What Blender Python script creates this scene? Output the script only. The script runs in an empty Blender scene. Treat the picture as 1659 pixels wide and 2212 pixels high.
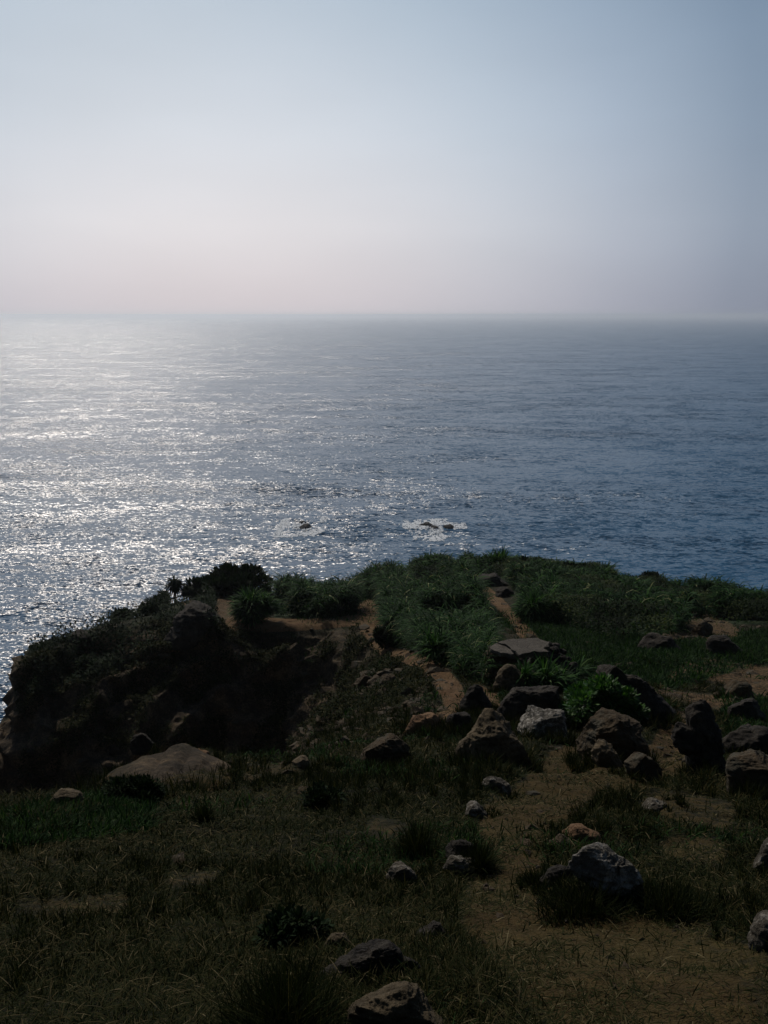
import bpy, bmesh, math, random
import numpy as np
from mathutils import Vector

# ------------------------------------------------------------------ camera, sky, sun, exposure
S = bpy.context.scene
COL = S.collection
R = math.radians
EYE = 80.0                       # metres above the sea
PITCH = R(13.86)
F = 1726.0                       # focal length in pixels of a 1659 x 2212 picture
CX, CY = 829.5, 1106.0
cam_d = bpy.data.cameras.new('camera')
cam = bpy.data.objects.new('camera', cam_d)
COL.objects.link(cam)
cam.location = (0, 0, EYE)
cam.rotation_euler = (R(90) - PITCH, 0, 0)
cam_d.sensor_fit = 'VERTICAL'
cam_d.sensor_height = 24.0
cam_d.lens = 24.0 * F / 2212.0
cam_d.clip_start = 0.05
cam_d.clip_end = 200000
S.camera = cam

SUN_EL, SUN_AZ = 37.0, -22.0     # azimuth measured from straight ahead, negative = left
sd = Vector((math.sin(R(SUN_AZ)) * math.cos(R(SUN_EL)), math.cos(R(SUN_AZ)) * math.cos(R(SUN_EL)), math.sin(R(SUN_EL))))
sun_d = bpy.data.lights.new('sun', 'SUN')
sun_d.energy = 5.0
sun_d.angle = R(1.2)
sun_d.color = (1.0, 0.90, 0.80)
sun = bpy.data.objects.new('sun', sun_d)
COL.objects.link(sun)
sun.rotation_euler = (-sd).to_track_quat('-Z', 'Y').to_euler()
sun.location = (0, 0, 200)

S.view_settings.view_transform = 'Standard'
S.view_settings.look = 'None'
S.view_settings.gamma = 1
S.view_settings.exposure = -1.2

W = bpy.data.worlds.new('World')
S.world = W
W.use_nodes = True
nt = W.node_tree
nt.nodes.clear()


def node(t, kind, **kw):
    n = t.nodes.new(kind)
    for k, v in kw.items():
        setattr(n, k, v)
    return n


def ramp(t, src, stops, interp='EASE'):
    n = t.nodes.new('ShaderNodeValToRGB')
    n.color_ramp.interpolation = interp
    el = n.color_ramp.elements
    while len(el) < len(stops):
        el.new(0.5)
    for e, (p, c) in zip(el, stops):
        e.position = p
        e.color = (c, c, c, 1) if isinstance(c, (int, float)) else tuple(c) + (1,)
    t.links.new(src, n.inputs[0])
    return n.outputs[0]


def mth(t, op, a, b=None, c=None, clamp=False):
    n = t.nodes.new('ShaderNodeMath')
    n.operation = op
    n.use_clamp = clamp
    for i, v in enumerate((a, b, c)):
        if v is None:
            continue
        if isinstance(v, (int, float)):
            n.inputs[i].default_value = v
        else:
            t.links.new(v, n.inputs[i])
    return n.outputs[0]


def mixc(t, fac, a, b, mode='MIX'):
    n = t.nodes.new('ShaderNodeMix')
    n.data_type = 'RGBA'
    n.blend_type = mode
    for i, v in ((0, fac), (6, a), (7, b)):
        if isinstance(v, (int, float)):
            n.inputs[i].default_value = v if i == 0 else (v, v, v, 1)
        elif isinstance(v, tuple):
            n.inputs[i].default_value = v + (1,) if len(v) == 3 else v
        else:
            t.links.new(v, n.inputs[i])
    return n.outputs[2]


sky = node(nt, 'ShaderNodeTexSky', sky_type='NISHITA', sun_disc=False)
sky.sun_elevation = R(SUN_EL)
sky.sun_rotation = R(SUN_AZ)
sky.altitude = 80
sky.air_density = 1.2
sky.dust_density = 4.0
sky.ozone_density = 2.0
SKYK = 0.09
geo = node(nt, 'ShaderNodeTexCoord')
sep = node(nt, 'ShaderNodeSeparateXYZ')
nt.links.new(geo.outputs['Generated'], sep.inputs[0])
zz = sep.outputs[2]
hz = ramp(nt, mth(nt, 'MULTIPLY_ADD', zz, 0.5, 0.5), [
    (0.0, (0.6, 0.6, 0.65)), (0.5, (1.82, 1.72, 1.82)), (0.55, (1.98, 2.02, 2.14)), (0.60, (1.74, 1.93, 2.14)),
    (0.66, (1.38, 1.66, 1.94)), (0.74, (0.60, 0.98, 1.50)), (1.0, (0.16, 0.28, 0.50))], 'LINEAR')
# brightness of the hazy air falls off with the angle from the bright quarter of the sky
dotn = node(nt, 'ShaderNodeVectorMath', operation='DOT_PRODUCT')
nrm = node(nt, 'ShaderNodeVectorMath', operation='NORMALIZE')
gd = Vector((math.sin(R(-11)) * math.cos(R(6)), math.cos(R(-11)) * math.cos(R(6)), math.sin(R(6))))
nt.links.new(geo.outputs['Generated'], nrm.inputs[0])
nt.links.new(nrm.outputs[0], dotn.inputs[0])
dotn.inputs[1].default_value = gd
gl = ramp(nt, mth(nt, 'MULTIPLY_ADD', dotn.outputs['Value'], 0.5, 0.5), [
    (0.0, (0.10, 0.10, 0.10)), (0.5, (0.13, 0.14, 0.15)), (0.8, (0.24, 0.31, 0.41)), (0.915, (0.42, 0.49, 0.58)), (0.95, (0.66, 0.71, 0.78)), (0.975, (0.88, 0.90, 0.93)), (1.0, (1.10, 1.05, 1.03))], 'LINEAR')
hzg = mixc(nt, 1.0, hz, gl, 'MULTIPLY')
ns = mixc(nt, 1.0, sky.outputs[0], (SKYK, SKYK, SKYK), 'MULTIPLY')
wv = ramp(nt, zz, [(0.0, 0.93), (0.35, 0.88), (0.8, 0.75)], 'LINEAR')
final = mixc(nt, wv, ns, hzg)
bg = node(nt, 'ShaderNodeBackground')
bg.inputs[1].default_value = 0.83
hn = noise_sky = node(nt, 'ShaderNodeTexNoise')
hn.inputs['Scale'].default_value = 2.2
hn.inputs['Detail'].default_value = 4
hm = node(nt, 'ShaderNodeMapping')
hm.inputs['Scale'].default_value = (1, 1, 3.5)
nt.links.new(geo.outputs['Generated'], hm.inputs[0])
nt.links.new(hm.outputs[0], hn.inputs['Vector'])
hv_ = ramp(nt, hn.outputs[0], [(0.3, 0.96), (0.7, 1.04)], 'LINEAR')
final = mixc(nt, 1.0, final, hv_, 'MULTIPLY')
nt.links.new(final, bg.inputs[0])
ow = node(nt, 'ShaderNodeOutputWorld')
nt.links.new(bg.outputs[0], ow.inputs[0])

S.cycles.use_denoising = True
S.cycles.max_bounces = 5
S.cycles.diffuse_bounces = 2
S.cycles.glossy_bounces = 2
S.cycles.transparent_max_bounces = 8
S.cycles.volume_bounces = 2
S.cycles.sample_clamp_indirect = 3.0

# ------------------------------------------------------------------ helpers
rng = np.random.default_rng(7)
random.seed(5)


def hash3(ix, iy, iz, seed):
    h = (ix * 374761393 + iy * 668265263 + iz * 2147483647 + seed * 1274126177) & 0xffffffff
    h = ((h ^ (h >> 13)) * 1274126177) & 0xffffffff
    h = ((h ^ (h >> 16)) * 2246822519) & 0xffffffff
    return ((h ^ (h >> 15)) & 0xffffff) / float(0xffffff) * 2 - 1


def vnoise(p, seed=0):
    i = np.floor(p).astype(np.int64)
    f = p - i
    f = f * f * f * (f * (f * 6 - 15) + 10)
    r = 0
    for dx in (0, 1):
        wx = f[:, 0] if dx else 1 - f[:, 0]
        for dy in (0, 1):
            wy = f[:, 1] if dy else 1 - f[:, 1]
            for dz in (0, 1):
                wz = f[:, 2] if dz else 1 - f[:, 2]
                r = r + wx * wy * wz * hash3(i[:, 0] + dx, i[:, 1] + dy, i[:, 2] + dz, seed)
    return r


def fbm(p, lam, octs, seed=0, ridged=False, gain=0.5, cell=None):
    """sum of octaves, first wavelength lam; each octave fades where the mesh cell is too coarse for it"""
    out = np.zeros(len(p))
    a = 1.0
    for o in range(octs):
        n = vnoise(p / lam + 17.3 * o, seed + o)
        if ridged:
            n = 1 - 2 * np.abs(n) * 1.3
        w = a if cell is None else a * np.clip(lam / (cell * 2.5) - 0.4, 0, 1)
        out += w * n
        a *= gain
        lam *= 0.5
    return out


def ray(px, py):
    u = (px - CX) / F
    v = (CY - py) / F
    return np.array([u, math.cos(PITCH) + v * math.sin(PITCH), -math.sin(PITCH) + v * math.cos(PITCH)])


def at(px, py, d):
    r = ray(px, py)
    return r * (d / r[1]) + np.array([0, 0, EYE])


def proj(P):
    Q = P - np.array([0, 0, EYE])
    dep = Q[:, 1] * math.cos(PITCH) - Q[:, 2] * math.sin(PITCH)
    up = Q[:, 1] * math.sin(PITCH) + Q[:, 2] * math.cos(PITCH)
    dd = np.where(dep > 0.05, dep, 0.05)
    return CX + F * Q[:, 0] / dd, CY - F * up / dd, dep


def mesh_np(name, V, faces, mat, nper, smooth=True, attrs=None, parent=None):
    """faces: (n, nper) index array"""
    me = bpy.data.meshes.new(name)
    V = np.asarray(V, dtype=np.float32)
    Fa = np.asarray(faces, dtype=np.int32)
    me.vertices.add(len(V))
    me.vertices.foreach_set('co', V.ravel())
    me.loops.add(Fa.size)
    me.loops.foreach_set('vertex_index', Fa.ravel())
    me.polygons.add(len(Fa))
    me.polygons.foreach_set('loop_start', np.arange(0, Fa.size, nper, dtype=np.int32))
    me.polygons.foreach_set('use_smooth', np.full(len(Fa), smooth, dtype=bool))
    me.update(calc_edges=True)
    me.validate()
    for k, a in (attrs or {}).items():
        at_ = me.attributes.new(k, 'FLOAT', 'POINT')
        at_.data.foreach_set('value', np.asarray(a, dtype=np.float32))
    me.materials.append(mat)
    o = bpy.data.objects.new(name, me)
    COL.objects.link(o)
    if parent is not None:
        o.parent = parent
    return o


def tag(o, label=None, cat=None, group=None, kind=None):
    if label: o['label'] = label
    if cat: o['category'] = cat
    if group: o['group'] = group
    if kind: o['kind'] = kind
    return o


def empty(name, loc):
    o = bpy.data.objects.new(name, None)
    o.location = loc
    COL.objects.link(o)
    return o


def child(o, parent):
    """parent a mesh given in world coordinates to an Empty"""
    o.parent = parent
    o.location = -Vector(parent.location)
    return o


# ------------------------------------------------------------------ materials
def new_mat(name):
    m = bpy.data.materials.new(name)
    m.use_nodes = True
    t = m.node_tree
    t.nodes.clear()
    out = node(t, 'ShaderNodeOutputMaterial')
    b = node(t, 'ShaderNodeBsdfPrincipled')
    t.links.new(b.outputs[0], out.inputs[0])
    return m, t, b, out


def noise_n(t, scale, detail=4, rough=0.55, vec=None, typ=None):
    n = node(t, 'ShaderNodeTexNoise')
    n.inputs['Scale'].default_value = scale
    n.inputs['Detail'].default_value = detail
    n.inputs['Roughness'].default_value = rough
    if vec is not None:
        t.links.new(vec, n.inputs['Vector'])
    return n


def pos_n(t):
    return node(t, 'ShaderNodeNewGeometry').outputs['Position']


def obj_n(t):
    return node(t, 'ShaderNodeTexCoord').outputs['Object']


def bump(t, b, h, strength, dist):
    n = node(t, 'ShaderNodeBump')
    n.inputs['Strength'].default_value = strength
    n.inputs['Distance'].default_value = dist
    t.links.new(h, n.inputs['Height'])
    t.links.new(n.outputs[0], b.inputs['Normal'])
    return n


def ground_material():
    m, t, b, o = new_mat('ground')
    p = pos_n(t)
    def attr(k):
        a = node(t, 'ShaderNodeAttribute')
        a.attribute_name = k
        return a.outputs['Fac']
    soil, rock, green = attr('soil'), attr('rock'), attr('green')
    n1 = noise_n(t, 1.3, 6, 0.6, p).outputs[0]
    n2 = noise_n(t, 9.0, 6, 0.65, p).outputs[0]
    n3 = noise_n(t, 60.0, 4, 0.6, p).outputs[0]
    # litter-covered dark earth
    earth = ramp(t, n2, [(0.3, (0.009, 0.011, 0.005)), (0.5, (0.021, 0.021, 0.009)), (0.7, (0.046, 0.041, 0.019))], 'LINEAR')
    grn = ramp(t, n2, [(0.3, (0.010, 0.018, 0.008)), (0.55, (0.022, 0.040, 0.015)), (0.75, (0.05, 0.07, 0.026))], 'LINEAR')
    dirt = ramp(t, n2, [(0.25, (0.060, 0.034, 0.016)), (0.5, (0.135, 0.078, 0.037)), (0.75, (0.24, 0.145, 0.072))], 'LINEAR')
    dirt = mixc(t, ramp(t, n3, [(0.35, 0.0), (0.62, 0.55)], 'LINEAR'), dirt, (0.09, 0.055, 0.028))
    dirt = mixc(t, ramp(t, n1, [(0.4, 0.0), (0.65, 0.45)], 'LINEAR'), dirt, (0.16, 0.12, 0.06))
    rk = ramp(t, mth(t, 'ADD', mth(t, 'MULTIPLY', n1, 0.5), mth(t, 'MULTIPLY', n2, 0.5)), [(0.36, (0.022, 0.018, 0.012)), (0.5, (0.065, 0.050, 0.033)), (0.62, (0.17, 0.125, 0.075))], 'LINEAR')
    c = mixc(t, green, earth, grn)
    c = mixc(t, rock, c, rk)
    edge = mth(t, 'ADD', soil, mth(t, 'MULTIPLY', mth(t, 'SUBTRACT', n2, 0.5), 0.9))
    edge = mth(t, 'ADD', edge, mth(t, 'MULTIPLY', mth(t, 'SUBTRACT', n3, 0.5), 0.5))
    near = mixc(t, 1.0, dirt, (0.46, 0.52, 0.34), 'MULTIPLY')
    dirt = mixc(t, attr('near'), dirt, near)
    sm = ramp(t, edge, [(0.38, 0.0), (0.62, 1.0)], 'LINEAR')
    c = mixc(t, sm, c, dirt)
    t.links.new(c, b.inputs['Base Color'])
    b.inputs['Roughness'].default_value = 0.95
    b.inputs['Specular IOR Level'].default_value = 0.15
    h = mth(t, 'ADD', mth(t, 'MULTIPLY', n2, 0.7), mth(t, 'MULTIPLY', n3, 0.45))
    bump(t, b, h, 1.0, 0.07)
    return m


def rock_material(name, lo, mid, hi, lichen=0.0, patch=None):
    m, t, b, o = new_mat(name)
    p = pos_n(t)
    n1 = noise_n(t, 2.2, 8, 0.65, p).outputs[0]
    n2 = noise_n(t, 14.0, 8, 0.7, p).outputs[0]
    n3 = noise_n(t, 70.0, 4, 0.7, p).outputs[0]
    v = node(t, 'ShaderNodeTexVoronoi', feature='DISTANCE_TO_EDGE')
    v.inputs['Scale'].default_value = 2.6
    wp = mixc(t, 0.35, p, noise_n(t, 3.0, 3, 0.5, p).outputs['Color'], 'ADD')
    t.links.new(wp, v.inputs['Vector'])
    cm = ramp(t, noise_n(t, 1.7, 3, 0.6, p).outputs[0], [(0.50, 1.0), (0.60, 0.0)], 'LINEAR')
    crack = ramp(t, v.outputs['Distance'], [(0.0, 0.0), (0.022, 1.0)], 'LINEAR')
    crack = mth(t, 'MAXIMUM', crack, cm)
    mixv = mth(t, 'ADD', mth(t, 'MULTIPLY', n1, 0.5), mth(t, 'MULTIPLY', n2, 0.5))
    c = ramp(t, mixv, [(0.36, lo), (0.5, mid), (0.66, hi)], 'LINEAR')
    if lichen:
        lm = ramp(t, n2, [(0.52, 0.0), (0.60, lichen)], 'LINEAR')
        c = mixc(t, lm, c, (0.52, 0.50, 0.45))
    if patch:
        c = mixc(t, ramp(t, n1, [(0.50, 0.0), (0.60, 0.8)], 'LINEAR'), c, patch)
    sp = ramp(t, n3, [(0.55, 0.0), (0.7, 0.6)], 'LINEAR')
    c = mixc(t, sp, c, tuple(x * 0.35 for x in mid))
    c = mixc(t, crack, tuple(x * 0.3 for x in lo), c)
    t.links.new(c, b.inputs['Base Color'])
    b.inputs['Roughness'].default_value = 0.9
    b.inputs['Specular IOR Level'].default_value = 0.2
    h = mth(t, 'ADD', mth(t, 'MULTIPLY', n2, 0.7), mth(t, 'MULTIPLY', n3, 0.2))
    h = mth(t, 'ADD', h, mth(t, 'MULTIPLY', crack, 0.25))
    h = mth(t, 'ADD', h, mth(t, 'MULTIPLY', n1, 0.6))
    bump(t, b, h, 1.0, 0.06)
    return m


def leaf_material(name, cols, rough=0.5, spec=0.4, trans=0.25):
    """cols: ramp stops over the per-leaf attribute tint"""
    m, t, b, o = new_mat(name)
    a = node(t, 'ShaderNodeAttribute')
    a.attribute_name = 'tint'
    c = ramp(t, a.outputs['Fac'], cols, 'LINEAR')
    t.links.new(c, b.inputs['Base Color'])
    b.inputs['Roughness'].default_value = rough
    b.inputs['Specular IOR Level'].default_value = spec
    tr = node(t, 'ShaderNodeBsdfTranslucent')
    t.links.new(mixc(t, 1.0, c, (1.0, 1.1, 0.6), 'MULTIPLY'), tr.inputs[0])
    mx = node(t, 'ShaderNodeMixShader')
    mx.inputs[0].default_value = trans
    t.links.new(b.outputs[0], mx.inputs[1])
    t.links.new(tr.outputs[0], mx.inputs[2])
    t.links.new(mx.outputs[0], o.inputs[0])
    return m


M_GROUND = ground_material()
M_ROCK_TAN = rock_material('tan_rock', (0.030, 0.024, 0.014), (0.095, 0.074, 0.043), (0.21, 0.162, 0.10), 0.0)
M_ROCK_GREY = rock_material('grey_rock', (0.045, 0.042, 0.035), (0.14, 0.13, 0.108), (0.27, 0.25, 0.21), 0.55)
M_ROCK_PALE = rock_material('pale_rock', (0.035, 0.031, 0.024), (0.10, 0.088, 0.066), (0.20, 0.175, 0.135), 0.35)
M_ROCK_DARK = rock_material('dark_rock', (0.012, 0.011, 0.010), (0.035, 0.031, 0.025), (0.085, 0.072, 0.052))
M_ROCK_EARTH = rock_material('earthy_rock', (0.028, 0.021, 0.012), (0.075, 0.055, 0.031), (0.15, 0.106, 0.06), 0.0, (0.06, 0.06, 0.045))
M_LEDGE = rock_material('soil_covered_rock', (0.012, 0.011, 0.007), (0.032, 0.026, 0.015), (0.075, 0.056, 0.030), 0.0, (0.050, 0.034, 0.018))
M_ROCK_ORANGE = rock_material('orange_rock', (0.06, 0.035, 0.018), (0.17, 0.10, 0.052), (0.28, 0.17, 0.09))
M_ROCK_WET = rock_material('wet_rock', (0.010, 0.009, 0.008), (0.03, 0.027, 0.024), (0.06, 0.055, 0.05))
M_CONCRETE = rock_material('weathered_concrete', (0.05, 0.045, 0.037), (0.10, 0.09, 0.074), (0.16, 0.145, 0.12))
M_GRASS = leaf_material('dry_grass', [(0.0, (0.005, 0.010, 0.003)), (0.30, (0.015, 0.024, 0.007)), (0.58, (0.034, 0.037, 0.012)), (0.85, (0.085, 0.070, 0.030)), (1.0, (0.21, 0.175, 0.095))], 0.8, 0.05, 0.2)
M_GREEN = leaf_material('green_grass', [(0.0, (0.005, 0.016, 0.005)), (0.5, (0.016, 0.045, 0.012)), (1.0, (0.05, 0.10, 0.028))], 0.75, 0.06, 0.3)
M_REED = leaf_material('reed_leaves', [(0.0, (0.003, 0.015, 0.005)), (0.4, (0.017, 0.052, 0.013)), (0.85, (0.070, 0.165, 0.045)), (1.0, (0.26, 0.28, 0.13))], 0.7, 0.06, 0.3)
M_SCRUB = leaf_material('scrub_leaves', [(0.0, (0.006, 0.012, 0.006)), (0.6, (0.015, 0.030, 0.013)), (1.0, (0.030, 0.048, 0.020))], 0.8, 0.05, 0.15)
M_BRIGHT = leaf_material('glossy_green_leaves', [(0.0, (0.014, 0.042, 0.012)), (0.5, (0.035, 0.105, 0.022)), (1.0, (0.09, 0.20, 0.04))], 0.5, 0.15, 0.3)
m, t, b, o = new_mat('bark')
b.inputs['Base Color'].default_value = (0.035, 0.027, 0.018, 1)
bk = noise_n(t, 30, 5, 0.6, pos_n(t)).outputs[0]
t.links.new(ramp(t, bk, [(0.3, (0.015, 0.012, 0.008)), (0.7, (0.07, 0.055, 0.038))]), b.inputs['Base Color'])
b.inputs['Roughness'].default_value = 0.9
bump(t, b, bk, 0.8, 0.02)
M_BARK = m

# boulders and rocks standing on the slope, by outline
ROCKS = [
    # outline, material, label, depth, hi
    ('boulder', [(985, 1640), (990, 1610), (1005, 1570), (1025, 1535), (1055, 1524), (1085, 1535), (1115, 1565), (1145, 1605), (1140, 1650), (1060, 1668), (1000, 1660)], M_ROCK_TAN, 'tall tan boulder with pitted face standing left of the pale cracked rock', 0.9, True),
    ('boulder', [(1112, 1560), (1130, 1545), (1145, 1520), (1175, 1527), (1200, 1530), (1225, 1545), (1246, 1570), (1240, 1600), (1180, 1612), (1130, 1595)], M_ROCK_GREY, 'pale weathered boulder split by a vertical crack, in front of the bright green shrub', 0.8, True),
    ('boulder', [(1242, 1575), (1262, 1540), (1300, 1522), (1350, 1530), (1385, 1560), (1398, 1610), (1360, 1650), (1290, 1655), (1250, 1625)], M_ROCK_EARTH, 'rounded earthy boulder directly beneath the bright green leafy shrub', 0.9, True),
    ('boulder', [(1245, 1470), (1262, 1432), (1290, 1420), (1320, 1428), (1350, 1455), (1400, 1480), (1435, 1510), (1460, 1545), (1420, 1580), (1340, 1570), (1270, 1530)], M_ROCK_DARK, 'long dark humped boulder sloping down behind the bright green shrub', 0.6, True),
    ('boulder', [(1080, 1530), (1095, 1500), (1130, 1482), (1175, 1472), (1215, 1480), (1210, 1520), (1160, 1560), (1110, 1565), (1085, 1555)], M_ROCK_DARK, 'smooth sloping grey-brown rock between the ruined slab and the pale cracked boulder', 0.8, True),
    ('boulder', [(1452, 1545), (1470, 1512), (1500, 1503), (1530, 1522), (1552, 1570), (1560, 1640), (1545, 1700), (1510, 1690), (1490, 1620), (1480, 1560)], M_ROCK_DARK, 'tall nearly black leaning boulder at the right edge of the bare slope', 0.9, True),
    ('boulder', [(1545, 1655), (1560, 1625), (1610, 1612), (1660, 1625), (1720, 1650), (1720, 1710), (1640, 1725), (1560, 1690)], M_ROCK_EARTH, 'large tan-topped boulder cut by the right border of the photo', 0.9, True),
    ('boulder', [(1550, 1610), (1570, 1580), (1620, 1572), (1680, 1585), (1690, 1620), (1610, 1632)], M_ROCK_DARK, 'dark flat-topped boulder behind the tan-topped one on the right', 0.8, False),
    ('boulder', [(1562, 1500), (1580, 1470), (1605, 1468), (1625, 1490), (1632, 1515), (1590, 1520)], M_ROCK_EARTH, 'upper of two rounded brown boulders on the right grassy slope', 0.8, False),
    ('boulder', [(1570, 1535), (1595, 1510), (1625, 1508), (1650, 1540), (1640, 1565), (1590, 1560)], M_ROCK_DARK, 'lower darker boulder under the rounded brown one on the right slope', 0.8, False),
    ('boulder', [(1518, 1395), (1525, 1375), (1550, 1368), (1580, 1385), (1600, 1410), (1570, 1422), (1530, 1415)], M_ROCK_DARK, 'craggy dark boulder on the tan bare patch of the far right slope', 0.9, False),
    ('rock', [(1495, 1370), (1505, 1345), (1530, 1342), (1545, 1360), (1525, 1380)], M_ROCK_EARTH, 'small brown rock just above the craggy dark boulder far right', 0.9, False),
    ('rock', [(1380, 1395), (1395, 1375), (1430, 1372), (1460, 1390), (1475, 1412), (1420, 1415)], M_ROCK_DARK, 'low dark ledge rock below the reeds, left of the craggy boulder', 0.8, False),
    ('rock', [(1275, 1625), (1290, 1596), (1312, 1600), (1330, 1618), (1345, 1655), (1320, 1668), (1285, 1650)], M_ROCK_TAN, 'small wedge-shaped tan rock with a sharp peak on the bare slope', 1.0, False),
    ('rock', [(1345, 1640), (1365, 1622), (1400, 1628), (1425, 1660), (1400, 1690), (1360, 1670)], M_ROCK_EARTH, 'low broken brown rock right of the sharp-peaked wedge rock', 0.9, False),
    ('rock', [(1035, 1700), (1048, 1684), (1075, 1680), (1102, 1695), (1095, 1712), (1050, 1714)], M_ROCK_PALE, 'small pale pitted rock in the grass left of the dirt slope', 0.9, False),
    ('rock', [(1000, 1752), (1010, 1730), (1035, 1738), (1048, 1760), (1020, 1770)], M_ROCK_PALE, 'low pale stone just below the small pitted rock', 0.9, False),
    ('rock', [(958, 1855), (970, 1822), (998, 1805), (1018, 1820), (1028, 1860), (1000, 1872)], M_ROCK_DARK, 'dark pointed rock in dry grass beside the path', 0.9, False),
    ('rock', [(960, 1875), (975, 1848), (1005, 1852), (1032, 1872), (1020, 1888), (985, 1885)], M_ROCK_PALE, 'pale wedge rock leaning at the foot of the dark pointed one', 0.8, False),
    ('rock', [(838, 1895), (850, 1868), (878, 1862), (900, 1880), (890, 1905), (855, 1910)], M_ROCK_PALE, 'half buried grey rock in dry grass left of the dark pointed rock', 0.8, False),
    ('boulder', [(1222, 1872), (1250, 1832), (1290, 1812), (1325, 1832), (1352, 1862), (1388, 1910), (1396, 1955), (1368, 1972), (1330, 1938), (1290, 1905), (1250, 1893)], M_ROCK_GREY, 'jagged pale grey lichen-covered rock in the dark grass near the viewer', 0.6, True),
    ('rock', [(1165, 1912), (1180, 1890), (1215, 1872), (1240, 1880), (1225, 1900), (1185, 1920)], M_ROCK_DARK, 'narrow dark stone at the left foot of the lichen-covered rock', 0.8, False),
    ('boulder', [(755, 2180), (780, 2140), (830, 2118), (890, 2132), (930, 2175), (950, 2230), (860, 2270), (775, 2240)], M_ROCK_TAN, 'rounded tan rock half buried at the bottom edge of the photo', 0.9, True),
    ('rock', [(700, 2105), (720, 2065), (790, 2048), (870, 2062), (925, 2090), (900, 2118), (800, 2115)], M_ROCK_DARK, 'low dark grey rock ledge behind the rounded tan rock at the bottom', 0.6, True),
    ('rock', [(705, 2040), (720, 2016), (748, 2016), (762, 2035), (740, 2052)], M_ROCK_TAN, 'small pale block above the dark ledge near the bottom', 0.9, False),
    ('rock', [(900, 2015), (925, 1998), (960, 2000), (975, 2020), (940, 2032)], M_ROCK_DARK, 'flat brown stone sunk in grass right of the small pale block', 0.9, False),
    ('rock', [(1625, 1860), (1640, 1825), (1680, 1815), (1720, 1850), (1700, 1890), (1650, 1890)], M_ROCK_PALE, 'grey rock on the right border beside the dry grass, upper of two', 0.9, False),
    ('rock', [(1620, 2020), (1640, 1980), (1690, 1970), (1730, 2020), (1700, 2060), (1645, 2055)], M_ROCK_PALE, 'grey rock on the right border beside the dirt, lower of two', 0.9, False),
    ('boulder', [(780, 1640), (795, 1605), (830, 1590), (870, 1598), (892, 1625), (885, 1655), (830, 1668)], M_ROCK_EARTH, 'low domed brown boulder in grass left of the tall tan boulder', 0.9, True),
    ('rock', [(858, 1580), (880, 1553), (920, 1545), (960, 1555), (965, 1585), (910, 1600)], M_ROCK_ORANGE, 'low reddish rock at the lower end of the orange path', 0.8, False),
    ('rock', [(958, 1568), (975, 1543), (1000, 1538), (1022, 1550), (1012, 1580), (980, 1585)], M_ROCK_DARK, 'dark rock tucked between the path end and the tall tan boulder', 0.8, False),
    ('boulder', [(1000, 1505), (1012, 1482), (1035, 1480), (1050, 1500), (1055, 1530), (1020, 1540), (1000, 1525)], M_ROCK_DARK, 'dark mound rock standing between the two branches of the path', 0.9, False),
    ('boulder', [(205, 1705), (228, 1680), (275, 1658), (340, 1650), (400, 1650), (455, 1658), (510, 1676), (530, 1705), (340, 1722)], M_LEDGE, 'broad flat-domed rock ledge at the brink of the dark gully', 1.2, True),
    ('rock', [(408, 1640), (415, 1622), (438, 1622), (460, 1632), (452, 1648), (425, 1652)], M_ROCK_ORANGE, 'small orange-tan rock at the right end of the broad ledge', 0.9, False),
    ('rock', [(628, 1648), (640, 1634), (662, 1636), (675, 1650), (650, 1660)], M_ROCK_TAN, 'small tan stone on the brink right of the broad ledge', 0.9, False),
    ('rock', [(112, 1728), (125, 1708), (150, 1702), (175, 1712), (180, 1735), (140, 1745)], M_ROCK_TAN, 'small round boulder in green grass on the brink at left', 0.9, False),
    ('rock', [(235, 1622), (240, 1605), (252, 1612), (258, 1628), (245, 1635)], M_ROCK_DARK, 'tiny dark stone perched at the left tip of the broad ledge', 0.9, False),
    ('rock', [(820, 1470), (832, 1455), (852, 1458), (858, 1478), (840, 1488)], M_ROCK_EARTH, 'small rounded stone half way up the scree slope', 0.9, False),
    ('rock', [(770, 1475), (782, 1458), (800, 1462), (803, 1482), (785, 1488)], M_ROCK_EARTH, 'small stone left of the rounded one on the scree slope', 0.9, False),
    ('boulder', [(370, 1380), (378, 1325), (400, 1306), (445, 1303), (478, 1315), (486, 1350), (465, 1352), (445, 1385), (400, 1395)], M_ROCK_DARK, 'blocky dark boulder with a flat top jutting from the left ridge', 1.0, True),
    ('boulder', [(150, 1392), (158, 1366), (175, 1357), (183, 1362), (198, 1378), (190, 1400)], M_ROCK_DARK, 'small square dark boulder on the left skyline above the sea', 1.0, False),
    ('rock', [(1018, 1262), (1025, 1248), (1055, 1242), (1085, 1250), (1105, 1262), (1070, 1268)], M_ROCK_DARK, 'flat dark rock at the top of the far path below the skyline bushes', 0.8, False),
    ('rock', [(1060, 1285), (1072, 1270), (1100, 1272), (1115, 1284), (1090, 1292)], M_ROCK_DARK, 'low dark rock right of the far path below the flat rock', 0.8, False),
    ('rock', [(1200, 1810), (1225, 1796), (1270, 1792), (1300, 1805), (1270, 1822), (1215, 1822)], M_ROCK_ORANGE, 'flat tan stone just behind the jagged lichen-covered rock', 0.9, False),
    ('rock', [(1180, 1828), (1195, 1812), (1225, 1810), (1240, 1822), (1215, 1832)], M_ROCK_TAN, 'thin flat stone left of the tan stone behind the lichen-covered rock', 0.9, False),
    ('rock', [(1380, 1745), (1392, 1730), (1425, 1733), (1455, 1745), (1420, 1755)], M_ROCK_PALE, 'thin pale stone lying flat in the middle of the dirt slope', 0.8, False),
]

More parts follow.
